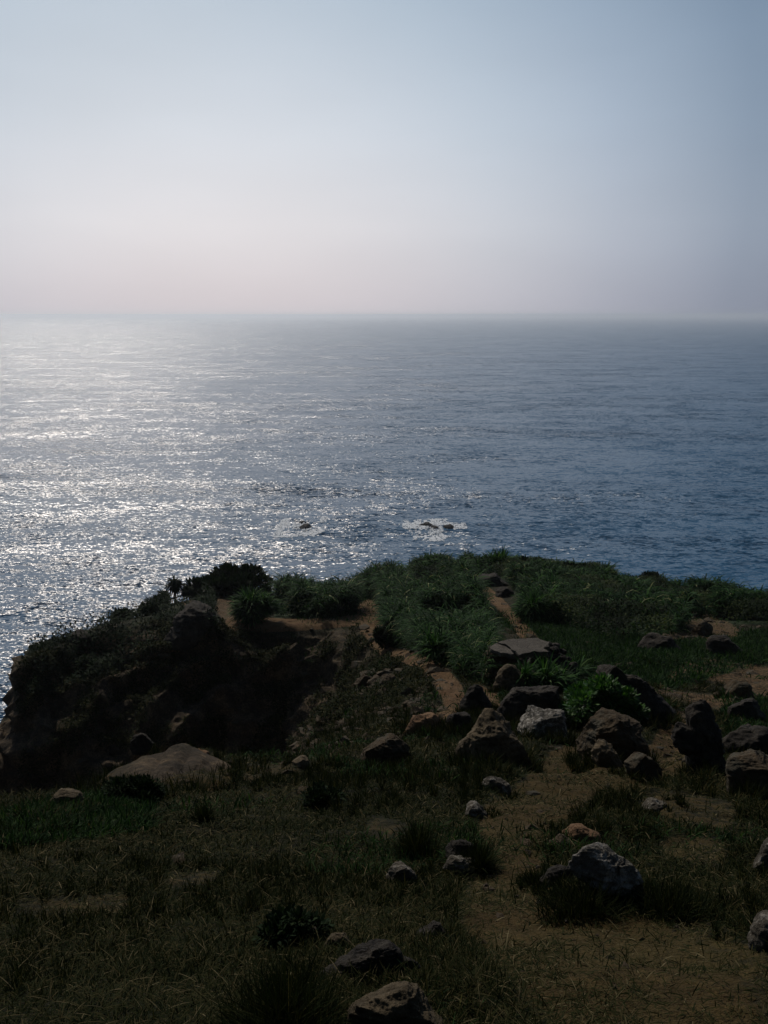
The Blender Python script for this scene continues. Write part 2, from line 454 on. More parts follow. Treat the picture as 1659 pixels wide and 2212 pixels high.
# ------------------------------------------------------------------ the hillside: a grid of control points, (py, distance)
COLS = [
    # px, rows 2..15
    (-800, [(2250, 1.9), (2050, 2.8), (1940, 3.8), (1890, 4.8), (1860, 6.2), (2200, 9), (2300, 18), (2150, 26), (2100, 29), (2060, 31), (2000, 33), (1960, 35), (1960, 37), (1970, 39)]),
    (-330, [(2250, 1.9), (2050, 2.8), (1920, 3.9), (1850, 5.0), (1800, 6.8), (2050, 9), (2050, 20), (1900, 29), (1840, 32), (1790, 34), (1720, 37), (1660, 39), (1655, 42), (1670, 45)]),
    (-40, [(2250, 1.9), (2050, 2.8), (1905, 4.0), (1820, 5.3), (1748, 7.3), (1980, 10), (2030, 20), (1850, 32), (1760, 35.5), (1690, 37.5), (1640, 39.5), (1600, 41.5), (1595, 44), (1610, 47)]),
    (24, [(2250, 1.9), (2050, 2.8), (1900, 4.0), (1815, 5.4), (1740, 7.4), (1960, 10), (2010, 20), (1830, 35), (1710, 37.5), (1640, 39.5), (1590, 41.2), (1550, 43), (1545, 45), (1560, 48)]),
    (52, [(2250, 1.9), (2050, 2.8), (1900, 4.0), (1810, 5.4), (1735, 7.5), (1950, 10), (2010, 20), (1820, 35.5), (1690, 38), (1590, 39.8), (1500, 41.6), (1430, 43.5), (1418, 46.5), (1435, 50)]),
    (200, [(2250, 1.9), (2040, 2.8), (1890, 4.1), (1795, 5.7), (1703, 8.5), (1900, 12), (1990, 22), (1790, 36.5), (1640, 39.5), (1530, 42), (1440, 44.8), (1382, 48), (1366, 52), (1377, 56)]),
    (330, [(2250, 1.9), (2020, 3.0), (1870, 4.4), (1760, 6.6), (1632, 10.8), (1850, 15), (1930, 25), (1750, 37.5), (1600, 41), (1490, 44), (1400, 47), (1348, 51), (1325, 57), (1327, 61)]),
    (450, [(2250, 1.9), (2010, 3.0), (1860, 4.6), (1755, 6.8), (1630, 11.2), (1800, 16), (1880, 27), (1730, 38.5), (1590, 42), (1470, 44.8), (1385, 47.3), (1340, 50.5), (1305, 59), (1290, 66)]),
    (580, [(2250, 1.9), (2000, 3.1), (1850, 4.7), (1750, 6.8), (1640, 11.0), (1740, 15.5), (1790, 28), (1690, 39), (1570, 42.2), (1475, 44.2), (1400, 46), (1352, 48.5), (1312, 58), (1288, 66)]),
    (700, [(2250, 1.9), (2000, 3.1), (1850, 4.7), (1750, 6.7), (1650, 10.4), (1612, 14.0), (1592, 19), (1570, 28), (1540, 39.0), (1468, 43.2), (1400, 46), (1350, 49), (1312, 59), (1282, 70)]),
    (830, [(2250, 1.9), (2000, 3.1), (1850, 4.7), (1745, 6.7), (1655, 10.0), (1605, 12.8), (1562, 16.5), (1515, 22), (1470, 29), (1428, 38.5), (1380, 44), (1340, 50), (1302, 61), (1266, 76)]),
    (950, [(2250, 1.9), (2000, 3.1), (1850, 4.7), (1745, 6.7), (1660, 9.6), (1610, 12.0), (1560, 15.5), (1505, 20), (1450, 26.5), (1400, 34), (1355, 43), (1318, 52), (1282, 65), (1246, 82)]),
    (1100, [(2250, 1.9), (2000, 3.1), (1850, 4.7), (1750, 6.6), (1670, 9.2), (1620, 11.2), (1565, 14.5), (1510, 18.8), (1455, 25), (1400, 33), (1345, 43), (1300, 54), (1264, 67), (1236, 84)]),
    (1250, [(2250, 1.9), (2000, 3.1), (1850, 4.7), (1750, 6.6), (1670, 9.2), (1620, 11.3), (1565, 14.8), (1510, 19.3), (1455, 26), (1400, 34), (1348, 44), (1304, 55), (1274, 69), (1250, 85)]),
    (1400, [(2250, 1.9), (2000, 3.1), (1850, 4.7), (1755, 6.5), (1680, 8.9), (1625, 11.4), (1570, 15), (1510, 20), (1455, 27), (1405, 35), (1360, 44), (1322, 54), (1296, 66), (1274, 80)]),
    (1550, [(2250, 1.9), (2000, 3.1), (1855, 4.6), (1765, 6.3), (1705, 8.3), (1650, 10.6), (1590, 14.3), (1530, 19.5), (1470, 26.5), (1420, 34), (1380, 42), (1348, 51), (1320, 61), (1298, 72)]),
    (1720, [(2250, 1.9), (2000, 3.1), (1860, 4.6), (1775, 6.2), (1720, 7.9), (1670, 10.2), (1610, 14), (1545, 19), (1485, 26), (1435, 33), (1395, 41), (1362, 49), (1338, 57), (1320, 64)]),
    (2100, [(2250, 1.9), (2010, 3.1), (1880, 4.4), (1800, 6.0), (1750, 7.6), (1710, 9.5), (1650, 13), (1590, 17), (1530, 23), (1480, 29), (1440, 36), (1410, 43), (1390, 50), (1375, 56)]),
    (2900, [(2250, 1.9), (2030, 3.0), (1920, 4.2), (1850, 5.6), (1800, 7.2), (1780, 8.5), (1730, 11), (1680, 14), (1630, 18), (1590, 23), (1560, 28), (1530, 33), (1510, 38), (1500, 42)]),
]
NJ = len(COLS)
ctrl = np.zeros((NJ, 18, 3))
for j, (px, rows) in enumerate(COLS):
    for k, (py, d) in enumerate(rows):
        ctrl[j, k + 2] = at(px, py, d)
    a = (px - CX) / F
    ctrl[j, 1] = (a * 3.0, -0.6, EYE - 1.55)
    ctrl[j, 0] = (a * 26.0, -30.0, EYE + 11.0)
    e = ctrl[j, 15].copy()
    out = e[:2] / np.linalg.norm(e[:2])
    ctrl[j, 16] = (e[0] + out[0] * 22, e[1] + out[1] * 22, -1.5)
    ctrl[j, 17] = (e[0] + out[0] * 45, e[1] + out[1] * 45, -14)


def pchip(x, Y, xq):
    """monotone cubic along axis 0"""
    h = np.diff(x)
    sh = (-1,) + (1,) * (Y.ndim - 1)
    hh = h.reshape(sh)
    dl = np.diff(Y, axis=0) / hh
    mm = np.zeros_like(Y)
    w1 = 2 * hh[1:] + hh[:-1]
    w2 = hh[1:] + 2 * hh[:-1]
    ok = dl[:-1] * dl[1:] > 0
    with np.errstate(divide='ignore', invalid='ignore'):
        hm = (w1 + w2) / (w1 / dl[:-1] + w2 / dl[1:])
    mm[1:-1] = np.where(ok, hm, 0)
    mm[0], mm[-1] = dl[0], dl[-1]
    i = np.clip(np.searchsorted(x, xq, side='right') - 1, 0, len(x) - 2)
    s = ((xq - x[i]) / h[i]).reshape(sh)
    H = h[i].reshape(sh)
    return ((1 + 2 * s) * (1 - s) ** 2) * Y[i] + (s * (1 - s) ** 2) * H * mm[i] + (s * s * (3 - 2 * s)) * Y[i + 1] + (s * s * (s - 1)) * H * mm[i + 1]


px_c = np.array([c[0] for c in COLS], float)
qx = np.concatenate([np.linspace(-800, -40, 40)[:-1], np.linspace(-40, 1720, 560), np.linspace(1720, 2900, 60)[1:]])
seg = [12, 24, 120, 90, 60, 66, 52, 48, 44, 50, 54, 54, 50, 48, 40, 34, 44, 6]
kq = np.concatenate([k + np.arange(n) / n for k, n in zip(range(17), seg[:17])] + [[17.0]])
G1 = pchip(px_c, ctrl, qx)                                   # (nx, 18, 3)
G = pchip(np.arange(18.0), G1.transpose(1, 0, 2), kq)         # (nk, nx, 3)
NK, NX = G.shape[:2]


def grid_normals(G):
    du = np.gradient(G, axis=1)
    dv = np.gradient(G, axis=0)
    n = np.cross(du, dv)
    return n / np.maximum(np.linalg.norm(n, axis=2, keepdims=True), 1e-9)


NRM = grid_normals(G)
P0 = G.reshape(-1, 3)
N0 = NRM.reshape(-1, 3)
DIST = np.hypot(P0[:, 0], P0[:, 1])
kk = np.repeat(kq, NX)
bpx, bpy_, bdep = proj(P0)
steep = 1 - np.clip(N0[:, 2], 0, 1)
cell = 0.0032 * np.maximum(DIST, 1.2)


def smooth(a, b, x):
    s = np.clip((x - a) / (b - a), 0, 1)
    return s * s * (3 - 2 * s)


rockm = smooth(0.16, 0.42, steep) * (kk > 6) * 1.0
rockm = np.maximum(rockm, smooth(15.0, 15.25, kk))
gullyzone = smooth(7, 8.5, kk) * smooth(900, 640, bpx) * (1 - smooth(12.6, 13.1, kk))
rockm = np.maximum(rockm, gullyzone)
soft = 0.055 * 5 * fbm(P0, 5.0, 7, 3, cell=cell)
soft = soft * np.clip(DIST / 14, 0.10, 1)
soft += 0.060 * fbm(P0, 0.9, 6, 9, cell=cell, gain=0.6) * np.clip(DIST / 6, 0.5, 1.4)
hard = 0.62 * fbm(P0 * np.array([1, 1, 0.8]), 6.0, 8, 21, ridged=True, gain=0.62, cell=cell)
strata = np.abs(((P0[:, 2] + 1.2 * fbm(P0, 7, 3, 77)) * 0.55) % 1.0 - 0.5) * 1.3
dsp = soft * (1 - rockm) + (hard * 0.8 + strata - 0.6) * rockm * np.clip(DIST / 38, 0.06, 1) ** 1.3
def stroke0(pts):
    out = np.zeros(len(P0))
    for (x0, y0, w0), (x1, y1, w1) in zip(pts[:-1], pts[1:]):
        dx, dy = x1 - x0, y1 - y0
        s = np.clip(((bpx - x0) * dx + (bpy_ - y0) * dy) / (dx * dx + dy * dy), 0, 1)
        d = np.hypot(bpx - x0 - s * dx, (bpy_ - y0 - s * dy))
        out = np.maximum(out, np.clip(1 - d / (w0 + s * (w1 - w0)), 0, 1))
    return out


wall = smooth(8.6, 9.2, kk) * (1 - smooth(12.8, 13.4, kk))
for q_ in ([(470, 1395, 14), (330, 1425, 22), (240, 1468, 30), (185, 1550, 34), (160, 1660, 34)],
           [(480, 1425, 14), (390, 1475, 24), (330, 1540, 30), (300, 1625, 30)],
           [(640, 1400, 16), (540, 1470, 30), (440, 1535, 34), (350, 1620, 34)],
           [(90, 1440, 20), (80, 1520, 26), (100, 1640, 30)]):
    dsp += wall * 0.8 * stroke0(q_) ** 0.8
# soil banked up round the feet of the rocks
for nm_, ol_, mt_, lb_, dp_, hi_ in ROCKS:
    xs_, ys_ = [q[0] for q in ol_], [q[1] for q in ol_]
    w_, h_ = max(xs_) - min(xs_), max(ys_) - min(ys_)
    cx_, cy_ = (max(xs_) + min(xs_)) / 2, max(ys_) - 0.08 * h_
    if cy_ > 2150 or cy_ < 1450 or 'ledge' in lb_ and 'flat' in lb_:
        continue
    e_ = ((bpx - cx_) / (0.60 * w_)) ** 2 + ((bpy_ - cy_) / (0.34 * h_ + 4)) ** 2
    dsp += np.where((e_ < 6) & (kk < 11.5) & ~((bpx < 640) & (kk > 6.9)), 0.15 * h_ * DIST / F * np.exp(-e_ ** 1.5), 0)
dsp *= np.where(kk < 1.2, 0.3, 1)
P1 = P0 + N0 * dsp[:, None]
G2 = P1.reshape(NK, NX, 3)
GN = grid_normals(G2)
TP = P1
TN = GN.reshape(-1, 3)
tpx, tpy, tdep = proj(TP)
TD = np.hypot(TP[:, 0], TP[:, 1])


def hit(px, py, rad=5.0):
    """the visible ground point under a pixel"""
    r = rad
    while True:
        i = np.where((np.abs(tpx - px) < r) & (np.abs(tpy - py) < r) & (tdep > 0.5))[0]
        if len(i):
            d = tdep[i]
            near = i[d < d.min() * 1.10 + 0.3]
            q = near[np.argmin((tpx[near] - px) ** 2 + (tpy[near] - py) ** 2)]
            return TP[q].copy()
        r *= 1.6


def stroke(pts):
    """soft mask around a polyline of (px, py, half width)"""
    out = np.zeros(len(TP))
    for (x0, y0, w0), (x1, y1, w1) in zip(pts[:-1], pts[1:]):
        dx, dy = x1 - x0, y1 - y0
        s = np.clip(((tpx - x0) * dx + (tpy - y0) * dy) / (dx * dx + dy * dy), 0, 1)
        d = np.hypot(tpx - x0 - s * dx, (tpy - y0 - s * dy))
        w = w0 + s * (w1 - w0)
        out = np.maximum(out, 1 - smooth(0.55, 1.25, d / w))
    return out


def inpoly(poly, X=None, Y=None):
    X = tpx if X is None else X
    Y = tpy if Y is None else Y
    c = np.zeros(len(X), bool)
    n = len(poly)
    for i in range(n):
        x0, y0 = poly[i]
        x1, y1 = poly[(i + 1) % n]
        if y0 == y1:
            continue
        cc = ((y0 > Y) != (y1 > Y)) & (X < (x1 - x0) * (Y - y0) / (y1 - y0) + x0)
        c ^= cc
    return c


PATHS = [
    [(1150, 1385, 17), (1112, 1342, 15), (1078, 1302, 13), (1048, 1275, 12), (1025, 1255, 9)],
    [(800, 1325, 34), (806, 1350, 24), (792, 1365, 16), (806, 1384, 14), (832, 1408, 13), (870, 1416, 15), (910, 1432, 19), (950, 1458, 24), (975, 1492, 28), (985, 1522, 26), (962, 1548, 24)],
    [(1036, 1488, 9), (1060, 1510, 20), (1068, 1538, 20)],
    [(500, 1347, 16), (560, 1350, 18), (640, 1350, 15), (720, 1346, 12), (780, 1338, 14), (800, 1325, 26)],
    [(1330, 1600, 60), (1230, 1680, 75), (1180, 1730, 72), (1100, 1785, 75), (1125, 1850, 60), (1110, 1910, 60), (1110, 1970, 120), (1220, 2050, 150), (1350, 2140, 200), (1450, 2240, 220)],
    [(1460, 1560, 30), (1440, 1640, 50), (1350, 1680, 40)],
]
PATCHES = [
    [(482, 1290, 30), (482, 1305, 30), (492, 1330, 20), (512, 1350, 16)],
    [(1470, 1335, 22), (1540, 1345, 30), (1580, 1370, 24)], [(1440, 1372, 10), (1530, 1382, 14)],
    [(1440, 1470, 18), (1500, 1440, 28), (1560, 1450, 36), (1659, 1470, 40)], [(1420, 1500, 14), (1560, 1520, 22), (1650, 1500, 30)],
    [(540, 1672, 26), (600, 1665, 22), (680, 1650, 14)], [(820, 1790, 34), (870, 1800, 24)],
    [(680, 1298, 12), (700, 1290, 14)], [(1420, 1735, 40), (1560, 1760, 40)], [(1540, 1840, 36), (1450, 1830, 30)],
    [(60, 1970, 30), (260, 1950, 26)], [(380, 1905, 24), (460, 1895, 18)],
    [(330, 1650, 60), (470, 1680, 40)], [(290, 1440, 6), (420, 1390, 9)], [(400, 1300, 10), (450, 1330, 14)], [(1480, 2000, 40), (1659, 2120, 60)],
]
path_m = np.zeros(len(TP))
for q in PATHS:
    path_m = np.maximum(path_m, stroke(q))
ok_front = (tdep > 0.5)
vis_rows = (kk < 7.05) | (kk > 7.6)
hidden_left = (bpx < 640) & (kk > 6.9) & (kk < 9.2)
path_m = path_m * ok_front * ~hidden_left * (kk < 15.3)
near_only = path_m * (np.where(tpy > 1590, kk < 9.5, True))
path_m = near_only
soil_m = path_m.copy()
for q in PATCHES:
    soil_m = np.maximum(soil_m, stroke(q) * 0.52 * ok_front * ~hidden_left)
soil_m = np.clip(soil_m + 0.10 * fbm(TP, 1.1, 4, 51) * (rockm < 0.5) * (tpy > 1500), 0, 1)

REEDS = [
    [(588, 1345), (600, 1305), (680, 1290), (760, 1278), (850, 1262), (950, 1238), (1015, 1235), (1035, 1285), (1060, 1335), (1040, 1385), (1068, 1415), (1050, 1478), (1000, 1470), (950, 1440), (880, 1408), (835, 1395), (832, 1345), (775, 1322), (700, 1348)],
    [(1095, 1250), (1290, 1262), (1500, 1295), (1659, 1315), (1900, 1330), (1900, 1370), (1659, 1350), (1500, 1345), (1445, 1385), (1300, 1385), (1200, 1352), (1130, 1312)],
    [(940, 1250), (940, 1230), (1100, 1225), (1290, 1240), (1300, 1268), (1100, 1262)],
]
COVER = [
    [(1060, 1335), (1130, 1310), (1450, 1390), (1659, 1360), (1900, 1380), (1900, 1440), (1659, 1430), (1450, 1490), (1250, 1450), (1200, 1410), (1120, 1370)],
    [(1560, 1500), (1900, 1520), (1900, 1640), (1659, 1620), (1570, 1600)],
    [(640, 1290), (720, 1275), (850, 1265), (830, 1350), (640, 1350)],
    [(0, 1760), (330, 1700), (330, 1800), (0, 1840)],
]
green = np.zeros(len(TP))
for q in REEDS + COVER:
    green = np.maximum(green, inpoly(q) * 1.0)
green *= ok_front
green = np.clip(green + 0.35 * smooth(0.1, 0.7, fbm(TP, 4.0, 3, 91)), 0, 1) * (1 - gullyzone)

idx = np.arange(NK * NX).reshape(NK, NX)
quads = np.stack([idx[:-1, :-1], idx[:-1, 1:], idx[1:, 1:], idx[1:, :-1]], -1).reshape(-1, 4)
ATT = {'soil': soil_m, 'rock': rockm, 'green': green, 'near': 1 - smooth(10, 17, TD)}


def sub_mesh(name, sel):
    q = quads[sel]
    used, inv = np.unique(q, return_inverse=True)
    o = mesh_np(name, TP[used], inv.reshape(-1, 4), M_GROUND, 4, True, {k: v[used] for k, v in ATT.items()})
    return o, used


is_path = path_m[quads].mean(axis=1) > 0.5
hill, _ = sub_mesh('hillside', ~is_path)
tag(hill, 'dark grassy headland slope dropping to the sea', kind='structure')
pth, _ = sub_mesh('footpath', is_path)
tag(pth, 'bare orange earth footpath winding down the headland', kind='structure')

# ------------------------------------------------------------------ the sea
def sea_material():
    m, t, b, o = new_mat('sea_water')
    p = pos_n(t)
    mp = node(t, 'ShaderNodeMapping')
    mp.inputs['Rotation'].default_value = (0, 0, R(-12))
    mp.inputs['Scale'].default_value = (0.42, 1.0, 1.0)
    t.links.new(p, mp.inputs[0])
    v = mp.outputs[0]
    acc = None
    for sc, amp, det in ((0.040, 0.34, 2), (0.30, 0.58, 3), (1.3, 1.02, 3)):
        n = noise_n(t, sc, det, 0.6, v)
        s = node(t, 'ShaderNodeVectorMath', operation='SUBTRACT')
        t.links.new(n.outputs['Color'], s.inputs[0])
        s.inputs[1].default_value = (0.5, 0.5, 0.5)
        k = node(t, 'ShaderNodeVectorMath', operation='MULTIPLY')
        t.links.new(s.outputs[0], k.inputs[0])
        k.inputs[1].default_value = (amp * 2.3, amp * 2.4, 0)
        if acc is None:
            acc = k.outputs[0]
        else:
            a = node(t, 'ShaderNodeVectorMath', operation='ADD')
            t.links.new(acc, a.inputs[0])
            t.links.new(k.outputs[0], a.inputs[1])
            acc = a.outputs[0]
    # gusts: rougher and calmer streaks
    mg = node(t, 'ShaderNodeMapping')
    mg.inputs['Scale'].default_value = (0.22, 1.0, 1.0)
    mg.inputs['Rotation'].default_value = (0, 0, R(-8))
    t.links.new(p, mg.inputs[0])
    gust = ramp(t, noise_n(t, 0.016, 4, 0.6, mg.outputs[0]).outputs[0], [(0.36, 0.45), (0.64, 1.45)], 'LINEAR')
    sc = node(t, 'ShaderNodeVectorMath', operation='SCALE')
    t.links.new(acc, sc.inputs[0])
    t.links.new(gust, sc.inputs['Scale'])
    ad = node(t, 'ShaderNodeVectorMath', operation='ADD')
    t.links.new(sc.outputs[0], ad.inputs[0])
    ad.inputs[1].default_value = (0, 0, 1)
    nn = node(t, 'ShaderNodeVectorMath', operation='NORMALIZE')
    t.links.new(ad.outputs[0], nn.inputs[0])
    t.links.new(nn.outputs[0], b.inputs['Normal'])
    b.inputs['Base Color'].default_value = (0.006, 0.082, 0.178, 1)
    b.inputs['Roughness'].default_value = 0.27
    b.inputs['IOR'].default_value = 1.33
    return m


SEA = 60000.0
bm = bmesh.new()
v = [bm.verts.new(c) for c in ((-SEA, -2000, 0), (SEA, -2000, 0), (SEA, SEA, 0), (-SEA, SEA, 0))]
bm.faces.new(v)
me = bpy.data.meshes.new('sea')
bm.to_mesh(me)
bm.free()
me.materials.append(sea_material())
sea = bpy.data.objects.new('sea', me)
COL.objects.link(sea)
tag(sea, 'rippled blue sea glittering under a hazy sun', kind='structure')

# ------------------------------------------------------------------ rocks
bm = bmesh.new()
bmesh.ops.create_icosphere(bm, subdivisions=6, radius=1.0)
ICO6 = (np.array([v.co[:] for v in bm.verts]), np.array([[v.index for v in f.verts] for f in bm.faces]))
bm.free()
bm = bmesh.new()
bmesh.ops.create_icosphere(bm, subdivisions=5, radius=1.0)
ICO5 = (np.array([v.co[:] for v in bm.verts]), np.array([[v.index for v in f.verts] for f in bm.faces]))
bm.free()
bm = bmesh.new()
bmesh.ops.create_icosphere(bm, subdivisions=2, radius=1.0)
ICO2 = (np.array([v.co[:] for v in bm.verts]), np.array([[v.index for v in f.verts] for f in bm.faces]))
bm.free()

CAM_UP = np.array([0, math.sin(PITCH), math.cos(PITCH)])
CAM_FW = np.array([0, math.cos(PITCH), -math.sin(PITCH)])


def rock_shape(outline, depth_px, seed, hi=False, cuts=14, rough=1.0, flare=0.3):
    """a solid boulder whose upright section is the given outline (pixels about its centroid), as thick as depth_px"""
    V, Fc = ICO6 if hi else ICO5
    V = V.copy()
    rs = np.random.default_rng(seed)
    for i in range(cuts):
        n = rs.normal(size=3)
        n /= np.linalg.norm(n)
        c = rs.uniform(0.62, 0.9)
        d = V @ n
        V = V - np.outer(np.clip(d - c, 0, None) * 0.9, n)
    ol = np.array(outline, float)
    cen = (ol.max(0) + ol.min(0)) / 2
    q = ol - cen
    q[:, 1] *= -1
    ang = np.arctan2(q[:, 1], q[:, 0])
    rad = np.hypot(q[:, 0], q[:, 1])
    o = np.argsort(ang)
    ang, rad = ang[o], rad[o]
    A = np.concatenate([ang - 2 * np.pi, ang, ang + 2 * np.pi])
    Rr = np.tile(rad, 3)
    va = np.arctan2(V[:, 2], V[:, 0])
    rr = np.hypot(V[:, 0], V[:, 2])
    RO = np.interp(va, A, Rr)
    ravg = rad.mean()
    mixf = np.clip(rr, 0, 1)
    RO = RO * mixf + ravg * (1 - mixf)
    x = RO * np.cos(va) * rr
    z = RO * np.sin(va) * rr
    y = V[:, 1] * depth_px / 2
    Q = np.stack([x, y, z], 1)
    s = max(ravg, 1e-3)
    low = np.clip(-z / max(1e-3, -z.min()), 0, 1)
    x = x * (1 + flare * low)
    y = y * (1 + flare * low)
    Q = np.stack([x, y, z * (1 + 0.5 * flare * low)], 1)
    n = V / np.linalg.norm(V, axis=1, keepdims=True)
    Pn = Q / s + seed * 3.1
    d = 0.05 * fbm(Pn, 1.0, 3, seed) + 0.036 * fbm(Pn * [1, 1, 2.2], 0.45, 6, seed + 5, ridged=True, gain=0.62)
    d = d - d.mean()
    Q = Q + n * (d * s * rough)[:, None]
    return Q, Fc, cen


def rock(name, outline, mat, label, seed, depth=1.0, hi=False, cat='rock', group=None, rough=1.0, base=None, cuts=14, dist=None, sink=0.0, flare=0.42):
    ol = np.array(outline, float)
    w = ol[:, 0].max() - ol[:, 0].min()
    h = ol[:, 1].max() - ol[:, 1].min()
    if base is None:
        base = ((ol[:, 0].max() + ol[:, 0].min()) / 2, ol[:, 1].max() - 0.12 * h)
    g = hit(*base) if dist is None else at(base[0], base[1], dist)
    Q, Fc, cen = rock_shape(outline, w * depth, seed, hi, cuts, rough, flare)
    dep = (g - np.array([0, 0, EYE])) @ CAM_FW
    dep = dep + w * depth * 0.30 * dep / F
    k = dep / F
    c = ray(cen[0], cen[1] + sink)
    c = c / (c @ CAM_FW) * dep + np.array([0, 0, EYE])
    V = Q[:, :1] * k * np.array([1, 0, 0]) + Q[:, 1:2] * k * (lambda q: q / np.linalg.norm(q))(ray(cen[0], cen[1]) * [0.4, 1, 0.45]) + Q[:, 2:3] * k * CAM_UP
    att_ = None
    if 'flat-domed' in label:      # its back is covered with the same earth as the slope
        nz_ = fbm(V + c, 1.2, 4, 77)
        att_ = {'soil': np.clip(0.30 + 0.5 * nz_, 0, 1), 'rock': np.clip(0.55 - 0.9 * nz_, 0, 1), 'green': 0 * nz_, 'near': 0.8 + 0 * nz_}
    o = mesh_np(name, V, Fc, M_GROUND if att_ else mat, 3, True, att_)
    o.location = c
    tag(o, label, cat, group)
    SKIRT.append((V, c, w * k))
    return o


SKIRT = []
for i, (nm, ol, mt, lb, dp, hi) in enumerate(ROCKS):
    rock(nm, ol, mt, lb, 100 + i * 7, dp, hi, cat='boulder' if nm == 'boulder' else 'rock', base=(340, 1685) if 'broad flat' in lb else None,
         rough=0.5 if 'broad flat' in lb else 1.0, cuts=3 if 'broad flat' in lb else 14, flare=0.04 if 'jagged' in lb else 0.42)

# spurs of rock standing out of the gully wall
rock('rock', [(278, 1605), (290, 1590), (320, 1588), (333, 1605), (320, 1625), (290, 1628)], M_ROCK_DARK, 'round dark rock at the foot of the gully wall behind the broad ledge', 300, 0.8, True, cat='rock', dist=12.5)

# ------------------------------------------------------------------ ruined concrete shelter
def prism(outline, zt, thick, jag=0.03, seed=1):
    """slab from a plan outline: world xy list, top height, thickness; edges broken by many short steps"""
    rs = np.random.default_rng(seed)
    pts = []
    n = len(outline)
    for i in range(n):
        a, b = np.array(outline[i]), np.array(outline[(i + 1) % n])
        m_ = max(2, int(np.linalg.norm(b - a) / 0.12))
        for s in range(m_):
            pts.append(a + (b - a) * s / m_ + rs.normal(size=2) * jag)
    bm = bmesh.new()
    top = [bm.verts.new((p[0], p[1], zt + rs.normal() * 0.008)) for p in pts]
    mid = [bm.verts.new((p[0] + rs.normal() * 0.02, p[1] + rs.normal() * 0.02, zt - thick * 0.5)) for p in pts]
    bot = [bm.verts.new((p[0] + rs.normal() * 0.03, p[1] + rs.normal() * 0.03, zt - thick + rs.normal() * 0.015)) for p in pts]
    bm.faces.new(top)
    bm.faces.new(bot[::-1])
    k = len(pts)
    for i in range(k):
        j = (i + 1) % k
        bm.faces.new((top[j], top[i], mid[i], mid[j]))
        bm.faces.new((mid[j], mid[i], bot[i], bot[j]))
    bmesh.ops.recalc_face_normals(bm, faces=bm.faces)
    return bm


def bm_obj(name, bm, mat, parent=None, smooth_=False):
    me = bpy.data.meshes.new(name)
    bm.to_mesh(me)
    bm.free()
    if smooth_:
        for p in me.polygons:
            p.use_smooth = True
    me.materials.append(mat)
    o = bpy.data.objects.new(name, me)
    COL.objects.link(o)
    if parent is not None:
        child(o, parent)
    return o


def stones_mesh(name, cents, sizes, mat, parent, seed):
    V0, F0 = ICO2
    rs = np.random.default_rng(seed)
    VV, FF = [], []
    for i, (c, s) in enumerate(zip(cents, sizes)):
        q = V0.copy()
        for _ in range(6):
            n = rs.normal(size=3)
            n /= np.linalg.norm(n)
            d = q @ n
            q = q - np.outer(np.clip(d - rs.uniform(0.5, 0.85), 0, None), n)
        q = q * (np.array([1, 0.8, 0.62]) * s * rs.uniform(0.8, 1.25, 3))
        a = rs.uniform(0, 6.28)
        rot = np.array([[math.cos(a), -math.sin(a), 0], [math.sin(a), math.cos(a), 0], [0, 0, 1]])
        VV.append(q @ rot.T + c)
        FF.append(F0 + i * len(V0))
    o = mesh_np(name, np.concatenate(VV), np.concatenate(FF), mat, 3, False)
    if parent is not None:
        child(o, parent)
    return o


g = hit(1120, 1478)
SD = g[1] + 0.6                     # distance of its front edge
ZT = at(1120, 1405, SD)[2]          # height of the roof's top surface at its front edge


def onplane(px, py, z):
    r = ray(px, py)
    return (r * ((z - EYE) / r[2]))[:2]


shel = empty('ruined_shelter', (float(g[0]), float(SD + 0.8), float(g[2])))
tag(shel, 'ruined stone shelter under a cracked flat concrete roof slab beside the path', 'ruin')
main_o = [onplane(*p, ZT) for p in ((1118, 1412), (1165, 1408), (1187, 1407), (1172, 1400), (1185, 1396), (1184, 1388), (1160, 1378), (1110, 1379), (1075, 1386), (1098, 1394), (1108, 1402))]
bm_obj('roof_slab', prism(main_o, ZT, 0.16, 0.02, 3), M_CONCRETE, shel)
brk = [onplane(*p, ZT - 0.05) for p in ((1060, 1396), (1072, 1388), (1094, 1396), (1104, 1404), (1112, 1413), (1085, 1410), (1062, 1402))]
bm_obj('broken_slab', prism(brk, ZT - 0.05, 0.14, 0.03, 5), M_CONCRETE, shel)
cs, sz = [], []
rs = np.random.default_rng(12)
pL = onplane(1062, 1400, ZT)
pR = onplane(1185, 1400, ZT)
sc = SD / F
zg = g[2] - 0.3
for i in range(210):
    f = rs.uniform(0, 1)
    h = rs.uniform(0, 1)
    x = pL[0] + rs.uniform(-0.15, 1.05) * (1 - 0.35 * h)
    cs.append((x, SD + 0.25 + rs.uniform(-0.25, 0.35) + h * 0.15, zg + (ZT - 0.2 - zg) * h))
    sz.append(rs.uniform(0.08, 0.2))
stones_mesh('rubble_wall', cs, sz, M_ROCK_EARTH, shel, 4)
cs, sz = [], []
for i in range(110):
    h = rs.uniform(0, 1)
    cs.append((pR[0] - 0.15 + rs.uniform(-0.25, 0.5 + 0.7 * (1 - h)), SD + 0.5 + rs.uniform(-0.2, 0.9), zg + 0.2 + (ZT - 0.35 - zg) * h * 0.9))
    sz.append(rs.uniform(0.08, 0.2))
stones_mesh('side_wall', cs, sz, M_ROCK_DARK, shel, 6)
cs, sz = [], []
for i in range(200):
    cs.append((rs.uniform(pL[0], pR[0]), SD + 1.9 + rs.uniform(-0.15, 0.15), zg + (ZT - 1.0 - zg) * rs.uniform(0, 1)))
    sz.append(rs.uniform(0.12, 0.24))
stones_mesh('back_wall', cs, sz, M_ROCK_DARK, shel, 8)
